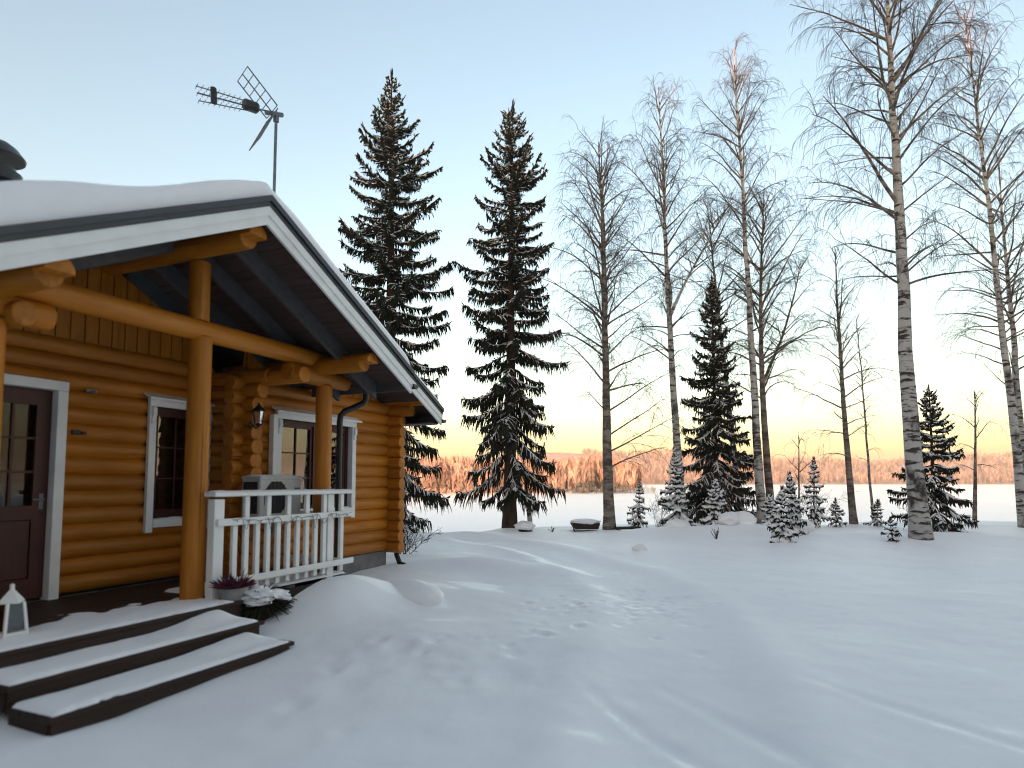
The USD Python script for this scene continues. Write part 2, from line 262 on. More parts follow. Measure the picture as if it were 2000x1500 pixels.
def ground_h(x, y, fine=True):
    x, y = np.asarray(x, float), np.asarray(y, float)
    a, b = x * GX[0] + y * GX[1], x * GY[0] + y * GY[1]
    h = 0.05 * sstep(8, 18, y) + 0.10 * sstep(2, 9, x) * sstep(12, 19, y)
    h = h + 0.10 * np.exp(-((b - 6.2) / 1.5) ** 2) * sstep(4.5, 7.5, a) * (1 - sstep(10.5, 13, a))     # snow banked up along the cabin
    h = h + 0.05 * sstep(4.2, 5.2, b) * sstep(2, 4, a) * (1 - sstep(13, 16, a))
    h = h + 0.40 * np.exp(-(np.abs(a - 6.08) / np.where(a < 6.08, 0.72, 1.0)) ** 2.4 - (np.abs(b - 4.84) / 0.50) ** 2.2)                      # shovelled heap before the railing
    h = h + 0.10 * np.exp(-((a - 7.6) / 0.9) ** 2 - ((b - 4.5) / 0.7) ** 2)
    h = h + 0.17 * np.exp(-((x + 0.35) / 1.2) ** 2 - ((y - 11.4) / 0.55) ** 2)                        # drift across the yard
    h = h + 0.09 * np.exp(-((x + 1.1) / 1.5) ** 2 - ((y - 6.6) / 1.0) ** 2)
    h = h + 0.20 * np.exp(-((x - 4.2) / 1.5) ** 2 - ((y - 18.6) / 0.8) ** 2) + 0.25 * np.exp(-((x - 6.6) / 1.6) ** 2 - ((y - 18.8) / 0.9) ** 2)
    h = h + 0.14 * np.exp(-((x - 10.5) / 2.5) ** 2 - ((y - 17.2) / 0.8) ** 2) + 0.10 * np.exp(-((x + 1.6) / 2.0) ** 2 - ((y - 18.4) / 0.7) ** 2)
    for tx, ty in TRUNKS: h = h + 0.09 * np.exp(-((x - tx) ** 2 + (y - ty) ** 2) / 0.30)
    crest = 21.5 + np.where(x > 0, 0.12 * np.minimum(x, 30), 0.75 * np.maximum(x, -14)) + 1.2 * np.sin(x * 0.5)
    fall = np.maximum(y - crest, 0)
    h = h - 0.30 * fall * fall / (fall + 1.5)
    p = np.stack([x * 0.55, y * 0.55, np.zeros_like(x)], -1)
    h = h + 0.09 * (meshkit.fbm(p, 4, 3) - 0.5) + 0.014 * (meshkit.fbm(p * 4.5, 3, 9) - 0.5)
    d = seg_dist(x, y, PATH); h = h - 0.055 * np.exp(-(d / 0.55) ** 4) + 0.03 * np.exp(-((d - 0.85) / 0.25) ** 2)
    if fine:
        for tr in TRACKS:
            d = seg_dist(x, y, tr); fade = sstep(5.9, 4.4, y); h = h - 0.011 * fade * np.exp(-(d / 0.05) ** 2) + 0.003 * fade * np.exp(-((d - 0.13) / 0.06) ** 2)
        for px, py, pr, pd in PRINTS:
            q = ((x - px) / pr) ** 2 + ((y - py) / (pr * 1.5)) ** 2
            m = q < 9
            h[m] += -pd * np.exp(-q[m]) + 0.35 * pd * np.exp(-((np.sqrt(q[m]) - 1.5) / 0.5) ** 2)
    return np.maximum(h, -3.4)
def gh(x, y): return float(ground_h(np.array([float(x)]), np.array([float(y)]), False)[0])
def axis(parts): return np.unique(np.concatenate([np.arange(a, b, s) for a, b, s in parts]))
xs = axis([(-4000, -400, 600), (-400, -40, 40), (-40, -8, 1.2), (-8, -3, 0.15), (-3, 5, 0.045), (5, 14, 0.12), (14, 40, 0.8), (40, 400, 40), (400, 4001, 600)])
ys = axis([(-4000, -200, 600), (-200, -20, 15), (-20, 2, 0.8), (2, 9.5, 0.045), (9.5, 22, 0.10), (22, 44, 0.6), (44, 50, 3)])
X, Y = np.meshgrid(xs, ys)
single('ground', grid(X, Y, ground_h(X, Y)), 'snow', 'snow covered yard sloping to a bank above the frozen lake', 'ground', house=False, smooth=True, kind='structure', base=(0, 0, 0))
lx = axis([(-6000, -500, 500), (-500, 500, 50), (500, 6001, 500)]); ly = axis([(26, 400, 20), (400, 7000, 400)])
X, Y = np.meshgrid(lx, ly)
single('lake', grid(X, Y, np.full(X.shape, LAKE_Z)), 'lake_snow', 'flat frozen lake under smooth snow', 'lake', house=False, kind='structure', base=(0, 0, LAKE_Z))
# shores: the near one on the left, the far hill on the right
def shore_left(x): return 232 + 0.10 * (x + 40) + 7 * np.sin(x * 0.045) + 4 * np.sin(x * 0.13 + 1)
def shore_h(x, y): d = y - shore_left(x); return LAKE_Z - 0.3 + 1.6 * sstep(0, 12, d) + 2.2 * sstep(20, 200, d)
X, Y = np.meshgrid(np.arange(-900, 62, 6.0), axis([(215, 300, 4), (300, 700, 40)]))
Z = np.where(X > 40, -4.0, shore_h(X, Y)); Z = np.where(Y < shore_left(X), LAKE_Z - 0.4, Z)
single('near_shore', grid(X, Y, Z), 'snow', 'low snowy shore across the lake on the left', 'shore', house=False, smooth=True, kind='structure', base=(0, 0, -4))
def hill_d(x, y): return y - (1010 + 0.16 * (x - 200) + 20 * np.sin(x * 0.012))
def hill_h(x, y):
    d = hill_d(x, y)
    return LAKE_Z - 0.5 + 3 * sstep(0, 20, d) + (50 + 10 * np.sin(x * 0.006 + 0.5) + 5 * np.sin(x * 0.021)) * sstep(10, 330, d)
X, Y = np.meshgrid(np.arange(-700, 3600, 40.0), np.concatenate([np.arange(900, 1500, 20.0), np.arange(1500, 2400, 80.0)]))
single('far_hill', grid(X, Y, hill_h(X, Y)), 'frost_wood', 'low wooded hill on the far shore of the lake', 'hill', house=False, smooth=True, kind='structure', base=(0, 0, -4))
def conifers(P, H, rs, layers=5, sides=6, width=0.17):
    """Many small layered conifers as one mesh: tiers of ragged skirts."""
    m = len(P); V, F = [], []; n = 0
    for k in range(layers):
        f0 = k / layers; f1 = min(1.0, (k + 1.7) / layers)
        a = np.arange(sides) * 2 * np.pi / sides + rs.uniform(0, 6, (m, 1))
        r = H[:, None] * width * (1 - f0) ** 0.9 * rs.uniform(0.6, 1.25, (m, sides)) + 0.03 * H[:, None]
        z = H[:, None] * (f0 * 0.94 + 0.06) * np.ones((1, sides)) + H[:, None] * rs.uniform(-0.05, 0.02, (m, sides))
        ring = np.stack([P[:, None, 0] + r * np.cos(a), P[:, None, 1] + r * np.sin(a), P[:, None, 2] + z], -1)
        top = np.stack([P[:, 0], P[:, 1], P[:, 2] + H * (f1 * 0.94 + 0.06)], -1)[:, None]
        v = np.concatenate([ring, top], 1); V.append(v.reshape(-1, 3))
        j = np.arange(sides); f = np.stack([j, (j + 1) % sides, np.full(sides, sides)], -1)
        F.append((f[None] + (np.arange(m) * (sides + 1))[:, None, None]).reshape(-1, 3) + n); n += m * (sides + 1)
    return np.vstack(V), np.vstack(F)
def frost_trees(P, H, rs, blades=16):
    """Leafless frosted trees far off: sheaves of thin rising blades."""
    m = len(P); a = rs.uniform(0, 2 * np.pi, (m, blades)); s = rs.uniform(0.10, 0.75, (m, blades))
    base = np.stack([P[:, None, 0] + 0 * a, P[:, None, 1] + 0 * a, P[:, None, 2] + s * H[:, None]], -1)
    L = H[:, None] * (1 - s) * rs.uniform(0.45, 1.0, (m, blades)) + 0.06 * H[:, None]; out = rs.uniform(0.12, 0.5, (m, blades))
    tip = base + np.stack([L * out * np.cos(a), L * out * np.sin(a), L * np.sqrt(1 - out ** 2)], -1)
    w = H[:, None] * rs.uniform(0.012, 0.035, (m, blades))
    b = rs.uniform(0, 2 * np.pi, (m, blades)); side = np.stack([np.cos(b) * w, np.sin(b) * w, 0 * w], -1)
    mid = base * 0.35 + tip * 0.65
    V = np.stack([base, mid + side, tip, mid - side], 2).reshape(-1, 3); k = np.arange(m * blades)[:, None] * 4
    F = np.vstack([k + [0, 1, 2], k + [0, 2, 3]])
    tr = tubes(np.stack([P, P + np.stack([0 * H, 0 * H, H], -1)], 1), np.stack([H * 0.012, H * 0.003], 1), 3)
    return cat((V, F), tr)
rs = np.random.default_rng(11)
n = 2600; fx = rs.uniform(-330, 52, n); fd = 5 + 90 * rs.uniform(0, 1, n) ** 2
P = np.stack([fx, shore_left(fx) + fd, 0 * fx], -1); P[:, 2] = shore_h(P[:, 0], P[:, 1]); H = rs.uniform(9.0, 14.5, n) * (0.75 + 0.25 * sstep(5, 20, fd)) * (0.88 + 0.24 * meshkit.noise(np.stack([fx * 0.10, 0 * fx, 0 * fx], -1), 4))
k = rs.uniform(0, 1, n) < 0.35
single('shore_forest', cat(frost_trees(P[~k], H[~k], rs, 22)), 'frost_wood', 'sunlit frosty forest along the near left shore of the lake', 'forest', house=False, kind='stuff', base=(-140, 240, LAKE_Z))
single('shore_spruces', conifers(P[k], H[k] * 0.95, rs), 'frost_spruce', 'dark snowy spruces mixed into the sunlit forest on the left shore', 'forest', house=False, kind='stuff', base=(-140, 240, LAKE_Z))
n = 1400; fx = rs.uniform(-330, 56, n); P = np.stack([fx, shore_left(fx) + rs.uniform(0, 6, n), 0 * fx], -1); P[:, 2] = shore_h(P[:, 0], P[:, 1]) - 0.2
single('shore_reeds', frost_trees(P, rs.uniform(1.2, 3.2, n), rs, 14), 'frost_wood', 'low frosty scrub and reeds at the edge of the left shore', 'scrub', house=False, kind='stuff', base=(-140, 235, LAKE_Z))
n = 9000; fx = rs.uniform(150, 2600, n); fd = 8 + 380 * rs.uniform(0, 1, n) ** 1.3
P = np.stack([fx, 1010 + 0.16 * (fx - 200) + 20 * np.sin(fx * 0.012) + fd, 0 * fx], -1); P[:, 2] = hill_h(P[:, 0], P[:, 1]); H = rs.uniform(9, 17, n)
k = rs.uniform(0, 1, n) < 0.5
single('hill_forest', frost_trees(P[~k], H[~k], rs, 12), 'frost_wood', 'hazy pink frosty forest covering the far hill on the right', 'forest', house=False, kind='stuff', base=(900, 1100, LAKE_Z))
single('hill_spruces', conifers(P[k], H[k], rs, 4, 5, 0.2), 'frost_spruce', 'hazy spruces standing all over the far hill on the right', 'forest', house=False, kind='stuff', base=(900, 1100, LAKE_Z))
# thin frosty air that softens the far shore
M['haze'] = usdkit.material(stage, '/World/Looks/haze', {'v': ('principled_volume', dict(color=(0.96, 0.95, 0.95), density=0.00026, anisotropy=0.2))}, [], volume='v.volume')
single('haze', box(-6100, 6100, -4100, 7100, -5.5, 95), 'haze', 'thin frosty haze over the lake', 'haze', house=False, kind='stuff')
# the wood behind the viewer, which keeps the yard and the lake in its shade
n = 780; az = rs.uniform(math.radians(112), math.radians(284), n); d = rs.uniform(22, 52, n)
P = np.stack([np.sin(az) * d * 1.1, np.cos(az) * d - 3.0, 0 * d], -1); P[:, 2] = -0.1
H = rs.uniform(17.0, 20.4, n) + 0.03 * (d - 22)
single('wood_behind', conifers(P, H, rs, 7, 8, 0.19), 'forest_dark', 'dense snow laden spruce wood behind the viewer', 'forest', house=False, kind='stuff', base=(0, -25, 0))

# ---------------------------------------------------------------- the log cabin
cabin = Thing('log_cabin', 'amber stained log cabin with gabled porch and snowy roof on the left', 'cabin', (6.5, 7.0, 0.1))
RZ, RX, SL = 4.33, 4.68, 0.512              # porch roof: height of the white board's top at the ridge, ridge position, slope
def roof_z(a): return RZ - SL * abs(a - RX)
CS = 0.1796; Z0 = 0.43                     # log courses
def course(k): return Z0 + CS * (k + 0.5)
lr = np.random.default_rng(3)
def wall_logs(k, x0, x1, y, name='log'):
    j = lr.uniform(-0.006, 0.006)
    cabin.part(name, log((x0, y + j, course(k)), (x1, y - j, course(k)), 0.100 + lr.uniform(-0.002, 0.003)), 'stain_along', 50)
WY = 6.50                                   # axis of the window wall's logs (face at about 6.40)
for k in range(14):
    z = course(k)
    xe = 5.90 + 0.0
    if 1.17 < z < 2.50:
        wall_logs(k, xe, 6.64, WY); wall_logs(k, 8.22, 9.56, WY)
    else:
        wall_logs(k, xe, 9.56, WY)
# the side wall at the right corner: its log ends stand out before the window wall, longer towards the top
for k in range(14):
    z = course(k) - CS / 2 + 0.06
    y0 = 6.17 + lr.uniform(-0.012, 0.012)
    if k == 13: y0 = 5.98
    cabin.part('log', log((9.33, y0, z), (9.33, 12.5, z), 0.100), 'stain_across', 50)
cabin.part('log', log((9.33, 5.74, course(13) + CS / 2 + 0.06), (9.33, 12.5, course(13) + CS / 2 + 0.06), 0.105), 'stain_across', 50)
# the inner side wall of the porch recess
for k in range(15):
    z = course(k) - CS / 2
    y0 = 6.24 + lr.uniform(-0.012, 0.012)
    if k == 14: y0 = 6.05
    if k == 13: y0 = 6.16
    cabin.part('log', log((6.13, y0, z), (6.13, 7.2, z), 0.100), 'stain_across', 50)
# door wall
DY = 7.10
for k in range(15):
    z = course(k)
    if z < 2.58:
        wall_logs(k, 1.6, 3.14, DY)
        if 1.1 < z < 2.55: wall_logs(k, 4.21, 5.20, DY); wall_logs(k, 5.98, 6.12, DY)
        else: wall_logs(k, 4.21, 6.12, DY)
    else: wall_logs(k, 1.6, 6.12, DY)
cabin.part('foundation', box(6.05, 9.30, 6.46, 12.4, -0.6, 0.42), 'concrete')
cabin.part('foundation', box(1.6, 6.04, 7.04, 12.4, -0.6, 0.40), 'concrete')
# upright gable boards over both walls
MX, MSL, MZ = 6.30, 0.50, 4.49              # main roof: ridge position, slope, height of the ridge (underside of the white boards' top)
def main_z(a): return MZ - MSL * abs(a - MX)
a = 6.20
while a < 9.20:
    w = 0.155; top = min(main_z(a), main_z(a + w)) - 0.16
    if top > 2.98: cabin.part('gable_board', prism([(0, 0), (w - 0.012, 0), (w - 0.012, main_z(a + w) - 0.16 - 2.94), (0, main_z(a) - 0.16 - 2.94)], (a, 6.52 + lr.uniform(0, 0.004), 2.94), (1, 0, 0), (0, 0, 1), 0.03), 'stain_upright')
    a += w
cabin.part('gable_backing', prism([(6.14, 2.92), (9.3, 2.92), (6.3, main_z(6.3) - 0.2)], (0, 6.56, 0), (1, 0, 0), (0, 0, 1), 0.02), 'stain_upright')
a = 1.7
while a < 6.0:
    w = 0.152; t0, t1 = roof_z(a) - 0.27, roof_z(a + w) - 0.27
    if min(t0, t1) > 3.16: cabin.part('gable_board', prism([(0, 0), (w - 0.014, 0), (w - 0.014, t1 - 3.11), (0, t0 - 3.11)], (a, 7.08 + lr.uniform(0, 0.005), 3.11), (1, 0, 0), (0, 0, 1), 0.03), 'stain_upright')
    a += w
cabin.part('gable_backing', prism([(1.7, 3.1), (6.1, 3.1), (6.1, 3.3), (RX, RZ - 0.28), (1.7, 3.2)], (0, 7.12, 0), (1, 0, 0), (0, 0, 1), 0.02), 'stain_upright')
# dark rooms behind the panes
def room(x0, x1, y0, y1, z0, z1): # five inner faces
    v, f = box(x0, x1, y0, y1, z0, z1)
    keep = [i for i, t in enumerate(f) if not np.allclose(v[t][:, 1], min(y0, y1))]
    return v, f[keep][:, ::-1]
cabin.part('room_wall', room(6.3, 9.2, 6.62, 9.4, 0.32, 2.9), 'room_dark')
cabin.part('room_wall', room(2.6, 6.02, 7.22, 9.6, 0.32, 3.0), 'room_dark')

# --- porch posts and beams
PY = 5.72
def post(x, y, z0, z1, r): cabin.part('post', log((x, y, z0), (x, y, z1), r * 1.02, r * 0.98, 24), 'stain_upright', 50)
post(4.80, PY, 0.36, 3.13, 0.115); post(4.76, PY, 3.29, 3.93, 0.105)
post(6.76, PY, 0.36, 2.88, 0.108); post(2.86, PY, 0.36, 2.88, 0.11)
def beam(name, p0, p1, r, m='stain_across'): return cabin.part(name, log(p0, p1, r, r, 24, 0.016), m, 50)
beam('tie_beam', (2.45, PY, 3.20), (6.86, PY, 3.20), 0.112, 'stain_along')
beam('plate_log', (6.06, PY, 2.975), (7.20, PY, 2.975), 0.112, 'stain_along')
beam('plate_log', (2.20, PY, 2.975), (3.30, PY, 2.975), 0.112, 'stain_along')
beam('plate_log', (6.17, 5.52, 2.93), (6.17, 7.0, 2.93), 0.105)
beam('plate_log', (3.0, 5.52, 2.93), (3.0, 7.0, 2.93), 0.105)
# purlins with notched ends: a full round log with a step cut into the front
def purlin(x, z, r=0.115, y0=4.80):
    p = beam('purlin', (x, y0 + 0.13, z), (x, 7.3, z), r)
    # upper half of the end stands out further
    q = tube([(x, y0, z), (x, y0 + 0.012, z), (x, y0 + 0.14, z)], [r - 0.012, r, r], 24)
    v, f = q; v = v.copy(); v[:, 2] = np.maximum(v[:, 2], z - 0.01 + 0.0 * v[:, 2])
    cabin.part('purlin_end', (v, f), 'stain_across', 50, under=p)
purlin(RX - 0.02, 4.045); purlin(6.575, 3.105); purlin(2.82, 3.125)

# --- porch roof
YF, YB = 4.69, 7.6
EAVE_R, EAVE_L = 7.30, 2.02
un = np.array([1, 0, -SL]) / math.hypot(1, SL)
def slope_panel(side, a0, a1, y0, y1, zt, zb):
    """A slab lying on the porch slope between two heights below the roof line."""
    P = [(a0, roof_z(a0)), (a1, roof_z(a1))]
    poly = [(P[0][0], P[0][1] + zb), (P[1][0], P[1][1] + zb), (P[1][0], P[1][1] + zt), (P[0][0], P[0][1] + zt)]
    return prism(poly, (0, y1, 0), (1, 0, 0), (0, 0, 1), (y1 - y0))
for a0, a1 in ((RX, EAVE_R), (EAVE_L, RX)):
    cabin.part('roof_panel', slope_panel(0, a0, a1, YF + 0.045, YB + 1.6, 0.07, -0.03), 'dark_metal')
# soffit boards along the ridge direction, one by one on the right slope
nb = 27; da = (EAVE_R - RX - 0.03) / nb
for k in range(nb):
    a0 = RX + 0.012 + k * da; o = lr.uniform(0, 0.006)
    cabin.part('soffit_board', slope_panel(0, a0 + 0.004, a0 + da - 0.004, YF + 0.05, 7.05, -0.034, -0.056 - o), 'soffit_brown')
nb2 = 27; da2 = (RX - EAVE_L - 0.03) / nb2
for k in range(nb2):
    a0 = EAVE_L + 0.015 + k * da2
    cabin.part('soffit_board', slope_panel(0, a0 + 0.004, a0 + da2 - 0.004, YF + 0.05, 7.05, -0.034, -0.058), 'soffit_brown')
for y in (5.24, 5.86, 6.48):
    cabin.part('rafter', slope_panel(0, RX + 0.05, EAVE_R - 0.04, y, y + 0.055, -0.064, -0.27), 'grey_board')
    if y > 5.3: cabin.part('rafter', slope_panel(0, EAVE_L + 0.04, RX - 0.05, y, y + 0.055, -0.064, -0.27), 'grey_board')
# white barge boards (two lapped boards each side) and the dark metal edge above them
def barge(y, a0, a1, zt, zb, t, m, name, zf=roof_z):
    poly = [(a0, zf(a0) + zb), (a1, zf(a1) + zb), (a1, zf(a1) + zt), (a0, zf(a0) + zt)]
    return cabin.part(name, prism(poly, (0, y, 0), (1, 0, 0), (0, 0, 1), t), m)
for a0, a1 in ((RX, EAVE_R + 0.02), (EAVE_L - 0.02, RX)):
    barge(YF + 0.03, a0, a1, 0.0, -0.092, 0.030, 'white_paint', 'barge_board')
    barge(YF + 0.045, a0, a1, -0.088, -0.185, 0.028, 'white_paint', 'barge_board')
    barge(YF + 0.022, a0, a1, 0.052, 0.004, 0.030, 'dark_metal', 'roof_edging')
    barge(YF + 0.006, a0, a1, 0.112, 0.050, 0.035, 'dark_metal', 'roof_edging')
# eave board and gutter on the right, with the downspout
cabin.part('eave_board', box(EAVE_R - 0.03, EAVE_R, YF + 0.05, 6.38, roof_z(EAVE_R) - 0.16, roof_z(EAVE_R) - 0.02), 'grey_board')
gz = roof_z(EAVE_R) - 0.07
def gutter(x, y0, y1, z, r=0.062):
    a = np.linspace(math.pi, 2 * math.pi, 9)
    o = [(r * math.cos(t), r * math.sin(t)) for t in a] + [((r - 0.006) * math.cos(t), (r - 0.006) * math.sin(t)) for t in a[::-1]]
    g = prism(o, (x, y1, z), (1, 0, 0), (0, 0, 1), y1 - y0)
    cap = prism([(r * math.cos(t), r * math.sin(t)) for t in a], (x, y0 + 0.004, z), (1, 0, 0), (0, 0, 1), 0.008)
    lip = box(x + r - 0.006, x + r + 0.006, y0, y1, z - 0.004, z + 0.008)
    p = cabin.part('gutter', cat(g, cap), 'dark_metal', 40)
    cabin.part('gutter_lip', lip, 'galvanised', under=p)
gutter(EAVE_R + 0.075, YF - 0.02, 6.36, gz)
dp = np.array([(7.375, 5.50, gz - 0.04), (7.375, 5.50, gz - 0.17), (7.35, 5.53, gz - 0.22), (7.20, 5.73, gz - 0.34), (7.17, 5.77, gz - 0.40), (7.165, 5.78, gz - 0.48), (7.165, 5.78, 0.05)])
cabin.part('downspout', tube(dp, 0.043, 14), 'black_paint', 50)
cabin.part('downspout', tube([(9.62, 6.36, 2.7), (9.5, 6.36, 2.55), (9.47, 6.36, 0.34), (9.42, 6.26, 0.20), (9.42, 6.16, 0.17)], 0.045, 14), 'black_paint', 50)
# --- main roof behind
MY = 5.62; ME = 9.72
def mbarge(a0, a1, zt, zb, y, t, m, name): return barge(y, a0, a1, zt, zb, t, m, name, main_z)
mbarge(7.4, ME + 0.02, 0.0, -0.085, MY + 0.03, 0.030, 'white_paint', 'barge_board')
mbarge(7.4, ME + 0.02, -0.081, -0.175, MY + 0.045, 0.028, 'white_paint', 'barge_board')
mbarge(7.4, ME + 0.02, 0.052, 0.004, MY + 0.022, 0.030, 'dark_metal', 'roof_edging')
mbarge(7.4, ME + 0.02, 0.11, 0.050, MY + 0.006, 0.035, 'dark_metal', 'roof_edging')
def mslab(a0, a1, y0, y1, zt, zb): return prism([(a0, main_z(a0) + zb), (a1, main_z(a1) + zb), (a1, main_z(a1) + zt), (a0, main_z(a0) + zt)], (0, y1, 0), (1, 0, 0), (0, 0, 1), y1 - y0)
cabin.part('roof_panel', mslab(MX, ME, MY + 0.045, 13.0, 0.07, -0.03), 'dark_metal')
cabin.part('roof_panel', mslab(2.4, MX, 7.75, 13.0, 0.07, -0.03), 'dark_metal')
nb = 18; da = (ME - 7.0 - 0.03) / nb
for k in range(nb):
    a0 = 7.0 + k * da; cabin.part('soffit_board', mslab(a0 + 0.004, a0 + da - 0.004, MY + 0.05, 6.60, -0.034, -0.056 - lr.uniform(0, 0.006)), 'soffit_brown')
cabin.part('eave_board', box(ME - 0.02, ME + 0.005, MY + 0.08, 12.9, main_z(ME) - 0.17, main_z(ME) - 0.03), 'grey_board')
cabin.part('eave_soffit', box(9.40, ME - 0.02, MY + 0.08, 12.9, main_z(ME) - 0.185, main_z(ME) - 0.165), 'soffit_brown')
gutter(ME + 0.07, MY - 0.01, 12.8, main_z(ME) - 0.09)

# --- chimney on the roof
ch = cabin.part('chimney', cat(lathe([(0.0, 5.72), (0.20, 5.72), (0.20, 4.0)], (4.58, 9.2, -0.11), 20)), 'black_paint', 40)
cabin.part('chimney_cap', lathe([(0.0, 6.06), (0.12, 6.04), (0.21, 5.97), (0.30, 5.85), (0.29, 5.82), (0.12, 5.82), (0.0, 5.82)], (4.58, 9.2, -0.11), 24), 'black_paint', 40, under=ch)
cabin.part('chimney_collar', lathe([(0.22, 5.66), (0.27, 5.64), (0.27, 5.52), (0.22, 5.50)], (4.58, 9.2, -0.11), 20), 'black_paint', 40, under=ch)

def ridge_snow(x0, x1, y0, y1, z, t, seed):
    xs, ys = np.linspace(x0, x1, int((x1 - x0) / 0.02)), np.linspace(y0, y1, 9); X, Y = np.meshgrid(xs, ys)
    s = (Y - y0) / (y1 - y0); n = meshkit.fbm(np.stack([X * 7, Y * 3, 0 * X], -1), 3, seed)
    return grid(X, Y, z - 0.003 + t * np.sqrt(np.clip(1 - (2 * s - 1) ** 2, 0, 1)) * (0.3 + 1.3 * n) * np.clip((X - x0) / 0.04, 0, 1) * np.clip((x1 - X) / 0.04, 0, 1))
# --- windows and door
def window(x0, x1, z0, z1, y, casements, trim=0.095, cols=2, rows=3, post_mid=0.09):
    """y: face of the wall. Red-brown frame with panes, white side boards, head board and drip cap."""
    fr = 0.055; yf = y + 0.06
    P = cabin.part('window', cat(box(x0, x1, yf, yf + 0.07, z1 - fr, z1), box(x0, x1, yf, yf + 0.07, z0, z0 + fr), box(x0, x0 + fr, yf, yf + 0.07, z0 + fr, z1 - fr), box(x1 - fr, x1, yf, yf + 0.07, z0 + fr, z1 - fr)), 'red_wood')
    w = (x1 - x0 - 2 * fr - post_mid * (casements - 1)) / casements
    for c in range(casements):
        a = x0 + fr + c * (w + post_mid); b = a + w
        if c: cabin.part('window_post', box(a - post_mid, a, yf - 0.01, yf + 0.07, z0 + fr, z1 - fr), 'red_wood', under=P)
        s = 0.045
        cabin.part('casement', cat(box(a, b, yf + 0.012, yf + 0.05, z0 + fr, z0 + fr + s), box(a, b, yf + 0.012, yf + 0.05, z1 - fr - s, z1 - fr), box(a, a + s, yf + 0.012, yf + 0.05, z0 + fr + s, z1 - fr - s), box(b - s, b, yf + 0.012, yf + 0.05, z0 + fr + s, z1 - fr - s)), 'red_wood', under=P)
        gx0, gx1, gz0, gz1 = a + s, b - s, z0 + fr + s, z1 - fr - s
        cabin.part('pane', box(gx0, gx1, yf + 0.034, yf + 0.038, gz0, gz1), 'glass', under=P)
        for i in range(1, cols): cabin.part('glazing_bar', box(gx0 + (gx1 - gx0) * i / cols - 0.009, gx0 + (gx1 - gx0) * i / cols + 0.009, yf + 0.016, yf + 0.032, gz0, gz1), 'red_wood', under=P)
        for i in range(1, rows): cabin.part('glazing_bar', box(gx0, gx1, yf + 0.018, yf + 0.031, gz0 + (gz1 - gz0) * i / rows - 0.009, gz0 + (gz1 - gz0) * i / rows + 0.009), 'red_wood', under=P)
    t = trim
    for s, (a, b) in ((-1, (x0 - t, x0)), (1, (x1, x1 + t))):
        cabin.part('side_board', box(a, b, y - 0.03, y + 0.02, z0 - 0.16, z1 + 0.0, 0.004), 'white_paint', under=P)
        # reveal board from the side board back to the frame
        cabin.part('reveal', box(b - 0.012 if s < 0 else a, b if s < 0 else a + 0.012, y + 0.021, yf, z0, z1), 'white_paint', under=P)
        c = (a + b) / 2
        cabin.part('bracket', prism([(0, 0), (0.03, -0.02), (0.035, -0.10), (0.012, -0.15), (0.02, -0.19), (0, -0.22), (-0.045, -0.22), (-0.045, 0)], (c - 0.025, y - 0.03, z1 + 0.0), (0, -1, 0), (0, 0, 1), -0.05), 'white_paint', under=P)
    cabin.part('head_board', box(x0 - t, x1 + t, y - 0.034, y + 0.02, z1 + 0.001, z1 + 0.10, 0.004), 'white_paint', under=P)
    cabin.part('drip_cap', prism([(0, 0), (0, 0.03), (-0.13, -0.035), (-0.13, -0.06)], (x0 - t - 0.05, y + 0.03, z1 + 0.135), (0, 1, 0), (0, 0, 1), (x1 - x0 + 2 * t + 0.10)), 'white_paint', under=P)
    cabin.part('sill_board', box(x0 - 0.002, x1 + 0.002, y - 0.045, y + 0.05, z0 - 0.10, z0 - 0.002, 0.004), 'white_paint', under=P)
    cabin.part('sill_snow', ridge_snow(x0 + 0.02, x1 - 0.02, y - 0.04, y + 0.055, z0 - 0.002, 0.022, 12), 'snow_clump', True, under=P)
    return P
window(6.68, 8.20, 1.20, 2.46, 6.385, 2)
window(5.26, 5.96, 1.16, 2.50, 6.985, 1, 0.09)
# tall white cover of the pipes beside the window
cabin.part('pipe_cover', box(6.47, 6.545, 6.30, 6.385, 1.60, 2.50, 0.006), 'white_paint')
# door
dx0, dx1, dz0, dz1, dy = 3.22, 4.13, 0.43, 2.54, 7.0
D = cabin.part('door', cat(box(dx0, dx0 + 0.14, dy + 0.05, dy + 0.10, dz0, dz1), box(dx1 - 0.14, dx1, dy + 0.05, dy + 0.10, dz0, dz1), box(dx0 + 0.14, dx1 - 0.14, dy + 0.05, dy + 0.10, dz1 - 0.16, dz1), box(dx0 + 0.14, dx1 - 0.14, dy + 0.05, dy + 0.10, 1.22, 1.36), box(dx0 + 0.14, dx1 - 0.14, dy + 0.05, dy + 0.10, dz0, dz0 + 0.2)), 'red_wood')
cabin.part('door_panel', box(dx0 + 0.14, dx1 - 0.14, dy + 0.065, dy + 0.09, dz0 + 0.2, 1.22, 0.01), 'red_wood', under=D)
cabin.part('pane', box(dx0 + 0.14, dx1 - 0.14, dy + 0.072, dy + 0.077, 1.36, dz1 - 0.16), 'glass_plain', under=D)
for i in (1, 2): cabin.part('glazing_bar', box(dx0 + 0.14 + 0.21 * i - 0.012, dx0 + 0.14 + 0.21 * i + 0.012, dy + 0.056, dy + 0.07, 1.36, dz1 - 0.16), 'red_wood', under=D)
for i in (1, 2): cabin.part('glazing_bar', box(dx0 + 0.14, dx1 - 0.14, dy + 0.058, dy + 0.069, 1.36 + 0.34 * i - 0.012, 1.36 + 0.34 * i + 0.012), 'red_wood', under=D)
